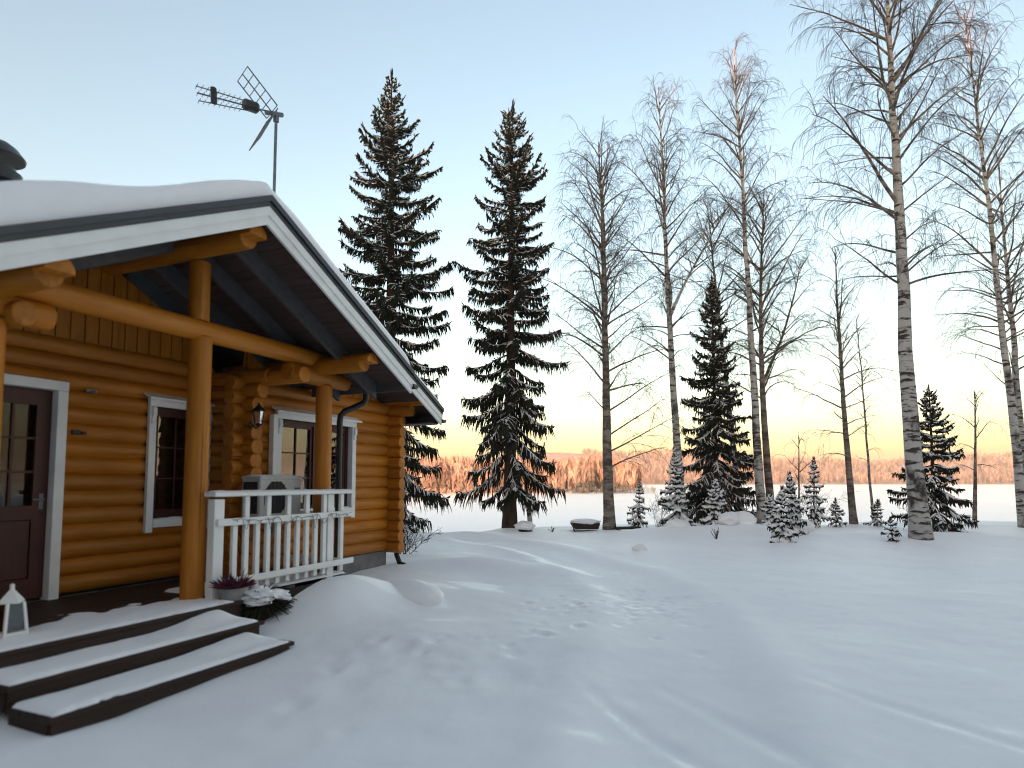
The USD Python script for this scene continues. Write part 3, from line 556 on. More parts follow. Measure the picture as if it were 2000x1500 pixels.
cabin.part('handle', cat(tube([(dx1 - 0.06, dy + 0.05, 1.42), (dx1 - 0.06, dy, 1.42), (dx1 - 0.17, dy - 0.005, 1.42)], 0.010, 8), box(dx1 - 0.08, dx1 - 0.04, dy + 0.045, dy + 0.052, 1.32, 1.48)), 'galvanised', 40, under=D)
DF = cabin.part('door_frame', box(dx1 + 0.004, dx1 + 0.105, dy - 0.045, dy + 0.10, 0.40, dz1 + 0.004, 0.004), 'white_paint')
cabin.part('door_frame', box(dx0 - 0.105, dx0 - 0.004, dy - 0.045, dy + 0.10, 0.40, dz1 + 0.004, 0.004), 'white_paint')
cabin.part('door_frame', box(dx0 - 0.105, dx1 + 0.105, dy - 0.05, dy + 0.10, dz1 + 0.006, dz1 + 0.105, 0.004), 'white_paint')
cabin.part('wall_hook', cat(box(4.42, 4.54, dy - 0.03, dy - 0.005, 2.57, 2.60), tube([(4.48, dy - 0.01, 2.585), (4.48, dy - 0.09, 2.57), (4.48, dy - 0.10, 2.60)], 0.008, 6)), 'galvanised')
cabin.part('door_bell', cat(box(4.30, 4.38, dy - 0.035, dy - 0.004, 2.10, 2.15, 0.006), box(4.40, 4.45, dy - 0.03, dy - 0.004, 2.105, 2.14, 0.005)), 'grille_dark')

# ---------------------------------------------------------------- snow on the roofs
def roof_snow(name, label, a0, a1, y0, y1, zf, T, soft_x, seed, da=0.05, ovx=0.0):
    e = np.array([0, 0.004, 0.012, 0.025, 0.045, 0.07, 0.10, 0.14])
    xs = np.unique(np.concatenate([a0 + e, np.arange(a0 + 0.2, a1 - 0.2, da), a1 - e])); ys = np.unique(np.concatenate([y0 + e, np.arange(y0 + 0.2, y1, 0.1)]))
    X, Y = np.meshgrid(xs, ys)
    def edge(d, w): t = np.clip(d / w, 0, 1); return np.sqrt(1 - (1 - t) ** 2)
    nz = meshkit.fbm(np.stack([X * 1.1, Y * 1.1, 0 * X], -1), 3, seed)
    th = T(X, Y) * (0.85 + 0.3 * nz) * (0.25 + 0.75 * edge(X - a0, 0.14)) * (0.2 + 0.8 * edge(a1 - X, 0.10)) * (0.45 + 0.55 * edge(Y - y0, 0.13))
    Z = zf(X) + 0.075 + th
    # sides down to the roof
    Zb = zf(X) + 0.072
    top = grid(X, Y, Z)
    def skirt(idx, flip):
        x, y, zt, zb = X[idx], Y[idx], Z[idx], Zb[idx]
        k = len(x); v = np.concatenate([np.stack([x, y, zb], -1), np.stack([x, y, zt], -1)]); i = np.arange(k - 1)
        f = np.stack([i, i + 1, i + 1 + k, i + k], -1); return v, f[:, ::-1] if flip else f
    single(name, cat(top, skirt((0, slice(None)), False), skirt((slice(None), -1), False), skirt((slice(None), 0), True)), 'snow', label, 'snow', smooth=60)
def soft_abs(d, s): return np.sqrt(d * d + s * s) - s * 0.35
roof_snow('roof_snow', 'thick smooth snow blanket on the gabled porch roof', EAVE_L - 0.03, EAVE_R + 0.0, YF + 0.02, 9.0, lambda a: RZ + 0.035 - SL * np.abs(a - RX),
          lambda X, Y: 0.215 - 0.05 * np.exp(-((X - RX - 0.05) / 0.30) ** 2) + 0.05 * np.exp(-((X - 4.05) / 0.35) ** 2) * sstep(4.7, 5.2, Y) + 0.09 * sstep(3.6, 2.4, X), 0.3, 2)
roof_snow('roof_snow', 'snow along the eave of the main roof behind the porch roof', MX, ME + 0.02, MY + 0.03, 12.8, lambda a: MZ + 0.035 - MSL * np.abs(a - MX), lambda X, Y: 0.17 + 0 * X, 0.3, 6)

# ---------------------------------------------------------------- antenna
ant = Thing('tv_antenna', 'grey television antenna on a tall mast above the cabin roof', 'antenna', (6.66, 6.6, 4.1))
mx, my, mt = 6.66, 6.6, 6.80
ant.part('mast', tube([(mx, my, 4.05), (mx, my, mt)], 0.021, 10), 'galvanised', 40)
v_side = W(*np.array([0, 1, 0])) # booms point to the left of the picture and a little away
bd = np.array([-0.897, 0.442, -0.20]); bd /= np.linalg.norm(bd)
sd = np.cross([0, 0, 1.0], bd); sd /= np.linalg.norm(sd); upv = np.cross(bd, sd)
hub = np.array([mx, my, mt + 0.02])
def A(l, u, s=0.0): return hub + bd * l + upv * u + sd * s
ant.part('clamp', cat(obox(A(-0.10, 0), A(0.16, 0), 0.05, 0.05), obox((mx, my, mt - 0.10), (mx, my, mt + 0.05), 0.06, 0.06, up=(1, 0, 0))), 'galvanised')
ant.part('boom', tube([A(-0.1, 0.0), A(1.04, 0.10)], 0.011, 8), 'galvanised')
ant.part('boom', tube([A(0.40, 0.11), A(1.04, 0.19)], 0.008, 8), 'galvanised')
ant.part('boom', tube([A(0.40, -0.02), A(1.04, 0.0)], 0.008, 8), 'galvanised')
ant.part('dipole_box', cat(obox(A(0.24, 0.03), A(0.46, 0.07), 0.12, 0.14, c=0.03)), 'black_paint')
ant.part('director_bracket', obox(A(0.79, 0.10), A(0.87, 0.11), 0.05, 0.24, c=0.02), 'grille_dark')
for l in np.linspace(0.50, 1.03, 9):
    for u0 in (0.0 + 0.00, 0.0):
        pass
    k = (l - 0.40) / 0.72
    for u in (0.11 + 0.09 * k, 0.045 + 0.06 * k, -0.02 + 0.02 * k):
        ant.part('director', tube([A(l, u, -0.07), A(l, u, 0.07)], 0.004, 5), 'galvanised')
# corner reflector: two grids of bars meeting at the mast side
def reflector(sgn):
    e = bd * 0.33 + upv * sgn * 0.46; bars = []
    o = A(0.06, 0.02 * sgn)
    for t in np.linspace(0, 1, 6): bars.append(tube([o + e * t - sd * 0.21, o + e * t + sd * 0.21], 0.006, 5))
    for s in (-0.21, 0.0, 0.21): bars.append(tube([o + sd * s, o + e + sd * s], 0.009, 5))
    return cat(*bars)
ant.part('reflector', reflector(1), 'galvanised'); ant.part('reflector', reflector(-1), 'galvanised')

# ---------------------------------------------------------------- porch deck and steps
deck = Thing('porch_deck', 'dark brown wooden porch deck with two broad steps under snow', 'deck', (4.8, 5.5, 0.0))
DZ = 0.40
for k in range(14):
    y0 = 5.16 + k * 0.136; x1 = 4.95 if y0 < 5.44 else 7.02
    deck.part('deck_board', box(1.6, x1, y0, y0 + 0.128, DZ - 0.04, DZ - 0.002, 0.004), 'deck_wood')
deck.part('riser', box(1.6, 4.93, 5.17, 5.20, 0.16, DZ - 0.044), 'deck_wood')
deck.part('skirt_board', box(4.935, 7.00, 5.44, 5.47, 0.20, DZ - 0.045), 'deck_wood'); deck.part('skirt_board', box(4.935, 7.00, 5.45, 5.475, -0.1, 0.19), 'deck_wood')
deck.part('skirt_board', box(7.00, 7.03, 5.47, 6.36, 0.0, DZ - 0.045), 'deck_wood')
def step(z, yf, yb, x0, x1, lean=0.0):
    for k in range(3):
        w = (yb - yf) / 3; deck.part('tread', box(x0, x1, yf + k * w + 0.004, yf + (k + 1) * w - 0.004, z - 0.036, z, 0.004), 'deck_wood')
    deck.part('riser', box(x0 + 0.03, x1 - 0.04, yf + 0.03, yf + 0.058, z - 0.17, z - 0.038), 'deck_wood')
    deck.part('step_end', box(x0 + 0.02, x0 + 0.05, yf + 0.06, yb, z - 0.17, z - 0.038), 'deck_wood')
step(0.265, 4.72, 5.165, 2.58, 4.80); step(0.13, 4.27, 4.735, 2.585, 4.72)
# snow lying on deck and steps, set back from the edges
def layer(name, label, x0, x1, y0, y1, z, t, seed, edge=0.05, holes=None, ramp=None):
    xs, ys = np.arange(x0, x1 + 0.001, 0.03), np.linspace(y0, y1, max(6, int((y1 - y0) / 0.03)))
    X, Y = np.meshgrid(xs, ys); nz = meshkit.fbm(np.stack([X * 3, Y * 3, 0 * X], -1), 3, seed); n2 = meshkit.fbm(np.stack([X * 9, Y * 0 + seed, 0 * X], -1), 3, seed + 4)
    d = np.minimum.reduce([(Y - y0) - 0.07 * np.clip(n2 - 0.35, 0, 1), (X - x0), (x1 - X)]); th = t * (0.6 + 0.8 * nz) * np.clip(d / edge, 0, 1) ** 0.5
    if ramp is not None: th = th + ramp(X, Y)
    single(name, grid(X, Y, z + th - 0.004), 'snow', label, 'snow', smooth=True)
layer('deck_snow', 'thin trodden snow on the porch floor before the door', 1.7, 4.86, 5.17, 6.6, DZ, 0.022, 3, 0.06, None, lambda X, Y: -0.045 * sstep(5.35, 6.5, Y) * (0.3 + 1.4 * meshkit.fbm(np.stack([X * 4, Y * 4, 0 * X], -1), 3, 77)))
layer('deck_snow', 'snow on the porch floor behind the white railing', 4.97, 6.98, 5.47, 6.35, DZ, 0.03, 5, 0.06)
layer('step_snow', 'snow lying on the upper porch step', 2.60, 4.76, 4.735, 5.16, 0.265, 0.026, 7, 0.04, None, lambda X, Y: 0.08 * sstep(3.9, 4.6, X) * (1 - sstep(4.62, 4.76, X)) * sstep(4.85, 5.16, Y))
layer('step_snow', 'snow lying on the lowest porch step', 2.61, 4.69, 4.285, 4.72, 0.13, 0.026, 9, 0.04, None, lambda X, Y: 0.05 * sstep(3.8, 4.5, X) * (1 - sstep(4.55, 4.69, X)) * sstep(4.4, 4.7, Y))

# ---------------------------------------------------------------- railing
rail = Thing('porch_railing', 'white painted wooden railing at the front of the porch', 'railing', (5.9, 5.5, 0.2))
RY = 5.46
rail.part('post', box(4.82, 4.95, RY - 0.0, RY + 0.10, 0.36, 1.42, 0.006), 'white_paint'); rail.part('post', box(6.60, 6.72, RY + 0.02, RY + 0.12, 0.10, 1.44, 0.006), 'white_paint')
rail.part('top_rail', box(4.78, 7.03, RY - 0.05, RY + 0.12, 1.445, 1.495, 0.01), 'white_paint')
rail.part('middle_rail', box(4.84, 7.06, RY - 0.035, RY - 0.002, 1.14, 1.215, 0.006), 'white_paint')
rail.part('bottom_rail', obox((4.84, RY - 0.02, 0.55), (7.07, RY - 0.02, 0.56), 0.036, 0.075, c=0.012), 'white_paint')
xb = np.concatenate([np.linspace(5.10, 6.52, 10), [6.86]])
for i, x in enumerate(xb):
    rail.part('baluster', box(x - 0.032, x + 0.032, RY + 0.0, RY + 0.045, 0.44, 1.205 if (i % 2 == 0 and x < 6.8) else 1.443, 0.005), 'white_paint')
# side run back to the wall
rail.part('side_rail', box(6.86, 6.90, RY + 0.06, 6.36, 0.53, 0.60, 0.005), 'white_paint'); rail.part('side_rail', box(6.84, 6.93, RY + 0.125, 6.36, 1.445, 1.49, 0.005), 'white_paint')
rail.part('side_rail', box(6.865, 6.895, RY + 0.06, 6.36, 1.15, 1.21, 0.005), 'white_paint')
for y in np.linspace(5.72, 6.25, 4): rail.part('side_baluster', box(6.902, 6.94, y, y + 0.05, 0.46, 1.443, 0.005), 'white_paint')
# snow caps on the rails
single('rail_snow', ridge_snow(4.79, 7.02, RY - 0.045, RY + 0.115, 1.495, 0.016, 1), 'snow', 'thin snow cap on the top rail of the white railing', 'snow', smooth=True)
# the light string wound along the railing
ls = Thing('light_string', 'thin dark wire of fairy lights looped along the middle rail', 'light string', (5.9, 5.44, 1.2))
r2 = np.random.default_rng(8)
xs_ = np.linspace(5.0, 7.0, 120); sag = 0.015 * np.sin(xs_ * 9.0) + 0.006 * np.sin(xs_ * 37)
wire = np.stack([xs_, RY - 0.045 + 0.012 * np.sin(xs_ * 21), 1.19 + sag - 0.10 * np.exp(-((xs_ - 5.8) / 0.08) ** 2) - 0.12 * np.exp(-((xs_ - 6.45) / 0.06) ** 2)], -1)
ls.part('wire', tube(wire, 0.0032, 5), 'black_paint')
for k in range(5):
    x = 5.15 + k * 0.36; ls.part('wire', tube([(x, RY - 0.045, 1.2), (x + 0.015, RY - 0.05, 1.15), (x + 0.05, RY - 0.05, 1.09 - 0.06 * (k % 2)), (x + 0.085, RY - 0.045, 1.15), (x + 0.10, RY - 0.045, 1.2)], 0.0028, 5), 'black_paint')
for x in np.linspace(5.08, 6.9, 12):
    i = int((x - 5.0) / 2.0 * 119); ls.part('bulb', lathe([(0, 0.012), (0.008, 0.006), (0.009, -0.008), (0.004, -0.016)], wire[i] + [0, -0.008, -0.012], 6), 'plastic_grey', True)

# ---------------------------------------------------------------- heat pump, lamp, small things on the porch
ac = Thing('heat_pump', 'beige outdoor heat pump unit on the wall behind the white railing', 'heat pump', (6.28, 6.1, 1.16))
x0, x1, y0, y1, z0, z1 = 5.94, 6.66, 5.98, 6.28, 1.16, 1.66
ac.part('casing', box(x0, x1, y0, y1, z0, z1, 0.012), 'plastic_grey')
ac.part('top_cover', box(x0 - 0.006, x1 + 0.006, y0 - 0.008, y1 + 0.006, z1 - 0.03, z1 + 0.012, 0.008), 'plastic_grey')
cx, cz, R = x0 + 0.27, (z0 + z1) / 2 - 0.005, 0.215
pf = [(cx + R * math.cos(t) * (1.0), cz + R * math.sin(t)) for t in np.linspace(0, 2 * math.pi, 9)[:-1] + math.pi / 8]
fan = ac.part('fan_opening', prism(pf, (0, y0 - 0.0005, 0), (1, 0, 0), (0, 0, 1), 0.004), 'grille_dark')
for k in range(11):
    z = cz - R + 0.03 + k * (2 * R - 0.06) / 10; h = math.sqrt(max(R * R * 0.88 - (z - cz) ** 2, 0.0005))
    ac.part('grille_bar', box(cx - h, cx + h, y0 - 0.012, y0 - 0.007, z - 0.004, z + 0.004), 'grille_dark', under=fan)
for k in range(7):
    x = cx - R + 0.04 + k * (2 * R - 0.08) / 6; h = math.sqrt(max(R * R * 0.88 - (x - cx) ** 2, 0.0005))
    ac.part('grille_bar', box(x - 0.003, x + 0.003, y0 - 0.018, y0 - 0.013, cz - h, cz + h), 'grille_dark', under=fan)
ac.part('side_grille', box(x0 - 0.005, x0 - 0.001, y0 + 0.04, y1 - 0.03, z0 + 0.05, z1 - 0.06), 'grille_dark')
ac.part('maker_plate', box(x1 - 0.13, x1 - 0.03, y0 - 0.004, y0 - 0.001, z1 - 0.16, z1 - 0.135), 'galvanised')
for x in (x0 + 0.1, x1 - 0.14):
    ac.part('bracket', cat(box(x, x + 0.04, y0 + 0.02, 6.39, z0 - 0.04, z0 - 0.002), box(x, x + 0.04, 6.35, 6.385, z0 - 0.24, z0 - 0.041)), 'galvanised')
single('heat_pump_snow', ridge_snow(x0 + 0.01, x1 - 0.01, y0 + 0.0, y1, z1 + 0.012, 0.02, 4), 'snow', 'thin snow on top of the heat pump unit', 'snow', smooth=True)
# coach lamp at the recess corner
lamp = Thing('wall_lantern', 'small black coach lamp with glass panes on the log corner', 'wall lamp', (6.03, 6.28, 2.28))
lx_, ly_, lz_ = 6.00, 6.10, 2.40
lamp.part('wall_plate', lathe([(0, -0.012), (0.05, -0.012), (0.055, 0), (0.05, 0.01)], (6.06, 6.262, 2.31), 14, 1), 'black_paint', 40)
lamp.part('arm', tube([(6.06, 6.25, 2.31), (6.04, 6.18, 2.27), (6.01, 6.11, 2.28), (lx_, ly_, 2.33)], 0.010, 8), 'black_paint', 40)
lamp.part('roof', lathe([(0.0, 0.19), (0.012, 0.185), (0.014, 0.16), (0.03, 0.145), (0.085, 0.085), (0.088, 0.078), (0.06, 0.076)], (lx_, ly_, lz_), 6), 'black_paint')
lamp.part('base', lathe([(0.045, -0.075), (0.05, -0.085), (0.03, -0.10), (0.012, -0.12), (0.0, -0.12)], (lx_, ly_, lz_), 6), 'black_paint')
lamp.part('pane', lathe([(0.066, 0.076), (0.044, -0.078)], (lx_, ly_, lz_), 6), 'glass')
for k in range(6):
    t = k * math.pi / 3; c, s = math.cos(t), math.sin(t)
    lamp.part('glazing_bar', tube([(lx_ + 0.068 * c, ly_ + 0.068 * s, lz_ + 0.078), (lx_ + 0.046 * c, ly_ + 0.046 * s, lz_ - 0.08)], 0.005, 5), 'black_paint')
# planter with heather
pot = Thing('heather_planter', 'grey pot of purple heather at the foot of the thick porch post', 'planter', (4.93, 5.40, 0.40))
pot.part('pot', lathe([(0, 0.0), (0.10, 0.0), (0.125, 0.11), (0.135, 0.115), (0.135, 0.13), (0.115, 0.13), (0.11, 0.11), (0, 0.11)], (4.95, 5.32, 0.385), 18), 'clay_pot', 40)
rh = np.random.default_rng(21)
def sprays(c, n, L, spread, r, rg, k=4, up=0.5, sag=0.0):
    a = rg.uniform(0, 2 * np.pi, n); s = rg.uniform(0, 1, n) ** 0.5 * spread; l = L * rg.uniform(0.6, 1.15, n)
    d = np.stack([np.cos(a) * s, np.sin(a) * s, up + rg.uniform(0, 0.5, n)], -1); d /= np.linalg.norm(d, axis=1, keepdims=True)
    t = np.linspace(0, 1, k)[None, :, None]; p = np.asarray(c) + d[:, None] * 0.05 * rg.uniform(0, 1, (n, 1, 1)) + d[:, None] * l[:, None, None] * t; p[:, :, 2] -= sag * (t[:, :, 0] ** 2) * l[:, None]
    R = np.broadcast_to(r * np.sin(np.linspace(0.5, 3.0, k)), (n, k)); return tubes(p, R, 4)
pot.part('heather', cat(sprays((4.88, 5.32, 0.50), 150, 0.15, 1.3, 0.008, rh, 4, 0.25), sprays((5.02, 5.30, 0.50), 130, 0.15, 1.4, 0.008, rh, 4, 0.2)), 'heather')
# spruce sprigs in a pot with a cap of snow
spg = Thing('sprig_planter', 'low dark planter of green sprigs capped with snow on the step end', 'planter', (5.20, 5.22, 0.20))
spg.part('pot', lathe([(0, 0), (0.13, 0), (0.17, 0.17), (0.15, 0.17), (0, 0.14)], (5.24, 5.22, 0.14), 16), 'dark_wood', 40)
spg.part('sprigs', cat(sprays((5.24, 5.22, 0.30), 300, 0.34, 1.3, 0.010, rh, 5, 0.03, 0.40)), 'needle')
cap = cat(blob((5.20, 5.19, 0.405), (0.22, 0.19, 0.075), 1, 0.5, 4, 2.6), blob((5.36, 5.20, 0.38), (0.18, 0.16, 0.06), 2, 0.5, 3, 2.6), blob((5.10, 5.12, 0.36), (0.13, 0.12, 0.04), 3, 0.5, 3, 2.6), blob((5.48, 5.26, 0.37), (0.09, 0.07, 0.035), 5, 0.5, 3, 2.6), *[blob((5.24 + rh.normal(0, 0.15), 5.16 + rh.normal(0, 0.08), 0.345 + rh.normal(0, 0.02) + 0.03), (0.06, 0.055, 0.025), 10 + i, 0.4, 2) for i in range(14)])
spg.part('snow_cap', cap, 'snow_clump', True)
# white floor lantern
lan = Thing('floor_lantern', 'white wooden floor lantern with pitched top beside the door', 'lantern', (3.07, 5.62, DZ))
def lan_part(n, m, *k):
    v, f = arr(m); return lan.part(n, (c + (v - c) * 0.76, f), *k)
c = np.array([3.07, 5.62, DZ + 0.005])
for sx, sy in ((-1, -1), (1, -1), (-1, 1), (1, 1)):
    lan_part('leg', obox(c + [0.105 * sx, 0.105 * sy, 0], c + [0.075 * sx, 0.075 * sy, 0.34], 0.028, 0.028, up=(1, 0, 0)), 'white_paint')
lan_part('base', box(c[0] - 0.11, c[0] + 0.11, c[1] - 0.11, c[1] + 0.11, c[2] + 0.012, c[2] + 0.045, 0.005), 'white_paint')
lan_part('roof', cat(lathe([(0.0, 0.47), (0.03, 0.46), (0.125, 0.35), (0.125, 0.335), (0.0, 0.335)], c, 4), lathe([(0.0, 0.53), (0.02, 0.52), (0.022, 0.455)], c, 10)), 'white_paint')
lan_part('candle', lathe([(0.0, 0.20), (0.03, 0.20), (0.035, 0.045)], c, 12), 'plastic_grey', 40)
for sx, sy in ((0, -1), (-1, 0), (1, 0), (0, 1)):
    q = 0.085; a_, b_ = c + [q * sx - 0.07 * abs(sy), q * sy - 0.07 * abs(sx), 0.06], c + [q * sx + 0.07 * abs(sy), q * sy + 0.07 * abs(sx), 0.33]
    lan_part('pane', box(a_[0] - 0.001, b_[0] + 0.001, a_[1] - 0.001, b_[1] + 0.001, a_[2], b_[2]), 'glass')

# ---------------------------------------------------------------- things lying in the yard
single('snow_mound', blob((6.95, 4.50, 0.17), (0.27, 0.50, 0.22), 6, 0.14, 4, 1.2), 'snow', 'rounded pillow of snow over a boulder right of the shovelled heap', 'snow mound', smooth=True)
def world_blob(name, c, r, label, cat_, seed, amp=0.25, m='snow_clump', **k): return single(name, blob(c, r, seed, amp, 3, 1.6), m, label, cat_, house=False, smooth=True, **k)
st = Thing('tree_stump', 'snow capped stump at the foot of the spruce nearest the cabin corner', 'stump', (0.42, 20.3, 0.05), house=False)
z = gh(0.42, 20.3); st.part('wood', lathe([(0.0, 0.16), (0.20, 0.14), (0.24, -0.1)], (0.42, 20.3, z), 12), 'dark_wood', 40); st.part('snow_cap', blob((0.40, 20.25, z + 0.18), (0.32, 0.32, 0.15), 3, 0.25, 3), 'snow_clump', True)
z = gh(2.45, 20.4) + 0.02
bt = Thing('rowing_boat', 'dark upturned boat end under snow on the bank left of the first birch', 'boat', (2.45, 20.4, z), house=False)
hull = [(-0.45, 0.05), (-0.36, -0.10), (0.36, -0.10), (0.42, 0.08)]
bt.part('hull', prism(hull, (2.32, 20.9, z + 0.14), (1, 0, 0), (0, 0, 1), 0.9), 'dark_wood'); bt.part('snow_cap', blob((2.34, 20.45, z + 0.24), (0.48, 0.5, 0.10), 5, 0.2, 3), 'snow_clump', True)
bx_ = Thing('wooden_board', 'dark plank end sticking out of the snow right of the first birch', 'plank', (3.55, 19.9, gh(3.5, 19.9)), house=False)
bx_.part('plank', obox((3.2, 19.9, gh(3.5, 19.9) + 0.07), (3.95, 19.95, gh(3.5, 19.9) + 0.09), 0.3, 0.07), 'dark_wood')
world_blob('snow_clod', (2.87, 14.5, gh(2.87, 14.5) + 0.03), (0.17, 0.15, 0.12), 'single small clod of snow lying on the open yard', 'snow clod', 9)

# ---------------------------------------------------------------- trees
def grow(S, D, L, k, rg, droop=0.0, wob=0.08, up=0.0):
    """Polylines (m,k,3) from S along D with lengths L; droop bends the outer part down, up bends it up."""
    m = len(S); P = np.zeros((m, k, 3)); P[:, 0] = S; d = D / (np.linalg.norm(D, axis=1, keepdims=True) + 1e-9); droop = np.broadcast_to(droop, (m,)); up = np.broadcast_to(up, (m,))
    for i in range(1, k):
        t = i / (k - 1)
        d = d + rg.normal(0, wob, (m, 3)); d[:, 2] += (-droop * t + up * (1 - t)) / (k - 1) * 2
        d /= np.linalg.norm(d, axis=1, keepdims=True)
        P[:, i] = P[:, i - 1] + d * (L / (k - 1))[:, None]
    return P
def sample(P, idx, t):
    k = P.shape[1]; s = np.clip(t, 0, 0.9999) * (k - 1); i = s.astype(int); f = (s - i)[:, None]
    a, b = P[idx, i], P[idx, i + 1]; d = b - a; return a * (1 - f) + b * f, d / (np.linalg.norm(d, axis=1, keepdims=True) + 1e-9)
def rot_about(D, ang, rg):
    """Turn each direction by ang away from itself, about a random roll."""
    r = rg.normal(size=D.shape); a = np.cross(D, r); a /= np.linalg.norm(a, axis=1, keepdims=True) + 1e-9
    return D * np.cos(ang)[:, None] + a * np.sin(ang)[:, None]
def birch(label, base, top, r, seed, crown=(0.28, 3.0), n1=46, dens=1.0,  bark='birch_bark', lean=0.0, fork=None, extra=None, shape=1.0, grp=None, twig=0.0036, droop=0.9, name='birch_tree'):
    """crown: (height fraction where it starts, longest branch)."""
    rg = np.random.default_rng(seed); base = np.array([base[0], base[1], gh(*base[:2]) - 0.15]); top = np.array(top, float); Hh = top[2] - base[2]
    T = Thing(name, label, 'tree', base, house=False, group=grp)
    s = np.linspace(0, 1, 22)[:, None]; tr = base + (top - base) * s
    wobx = np.cumsum(rg.normal(0, 1, (22, 2)), 0); wobx -= wobx[:1] + (wobx[-1:] - wobx[:1]) * s
    tr[:, :2] += wobx * 0.012 * Hh / 12 + np.sin(s * np.pi) * lean * np.array([1.0, 0])
    rad = r * (1 - s[:, 0]) ** 1.0 * (1 + 0.35 * np.exp(-s[:, 0] * 30)) + 0.012
    T.part('trunk', tube(tr, rad, 12), bark, True)
    tr1 = tr[None]
    trunks = [tr1]; tstart = [crown[0]]
    if fork:
        t0, dirx, L = fork; S, D = sample(tr1, np.array([0]), np.array([t0])); f = grow(S, np.array([[dirx, 0.1, 1.0]]), np.array([L]), 22, rg, 0, 0.03)
        T.part('fork', tube(f[0], np.linspace(r * (1 - t0) ** 0.85 * 0.75, 0.01, 22), 10), bark, True); trunks.append(f); tstart.append(0.15)
    B1, R1 = [], []
    for q, (tk, t0) in enumerate(zip(trunks, tstart)):
        m = n1 if q == 0 else n1 // 2
        t = np.sort(t0 + (0.985 - t0) * rg.uniform(0, 1, m) ** 0.85)
        S, D = sample(tk, np.zeros(m, int), t); az = np.cumsum(rg.uniform(1.6, 3.2, m)); u = (t - t0) / (1 - t0)
        L = crown[1] * (0.25 + 0.75 * np.sin(np.pi * np.clip(0.16 + 0.84 * u, 0, 1)) ** (0.8 * shape)) * rg.uniform(0.55, 1.1, m) * (1.0 if q == 0 else 0.6)
        el = np.radians(22 + 42 * u + rg.normal(0, 8, m))
        D1 = np.stack([np.cos(az) * np.cos(el), np.sin(az) * np.cos(el), np.sin(el)], -1)
        B1.append(grow(S, D1, L, 9, rg, 0.35 + 0.3 * (1 - u), 0.07, 0.25)); R1.append(np.linspace(1, 0.18, 9)[None] * (0.010 + 0.011 * L)[:, None])
    if extra is not None:
        for t0, d, L, rr in extra:
            S, D = sample(tr1, np.array([0]), np.array([t0])); B1.append(grow(S, np.array([d], float), np.array([L]), 9, rg, 0.25, 0.05, 0.15)); R1.append(np.linspace(1, 0.2, 9)[None] * rr)
    B1, R1 = np.concatenate(B1), np.concatenate(R1); L1 = np.linalg.norm(np.diff(B1, axis=1), axis=2).sum(1)
    T.part('branches', tubes(B1, R1, 5), 'birch_dark', True, kind='stuff')
    m2 = np.maximum(2, (L1 * 4.7 * dens).astype(int)); i2 = np.repeat(np.arange(len(B1)), m2); t2 = rg.uniform(0.16, 0.99, len(i2))
    S, D = sample(B1, i2, t2); D2 = rot_about(D, np.radians(rg.uniform(25, 60, len(i2))), rg); D2[:, 2] += 0.12
    L2 = (0.30 + 0.42 * L1[i2] * (1 - 0.55 * t2)) * rg.uniform(0.5, 1.15, len(i2))
    B2 = grow(S, D2, L2, 6, rg, droop * 0.8, 0.10)
    R2 = np.linspace(1, 0.4, 6)[None] * (0.0045 + 0.0035 * L2)[:, None]
    m3 = np.maximum(2, (L2 * 7.8 * dens).astype(int)); i3 = np.repeat(np.arange(len(B2)), m3); t3 = rg.uniform(0.15, 1.0, len(i3))
    S, D = sample(B2, i3, t3); D3 = rot_about(D, np.radians(rg.uniform(15, 50, len(i3))), rg); L3 = rg.uniform(0.18, 0.62, len(i3)) * (0.7 + 0.1 * Hh / 4)
    B3 = grow(S, D3, L3, 4, rg, droop * 2.0, 0.12)
    T.part('twigs', cat(tubes(B2, R2, 3), tubes(B3, np.linspace(1, 0.6, 4)[None] * np.full((len(B3), 1), twig), 3)), 'birch_twig', True, kind='stuff')
    return T
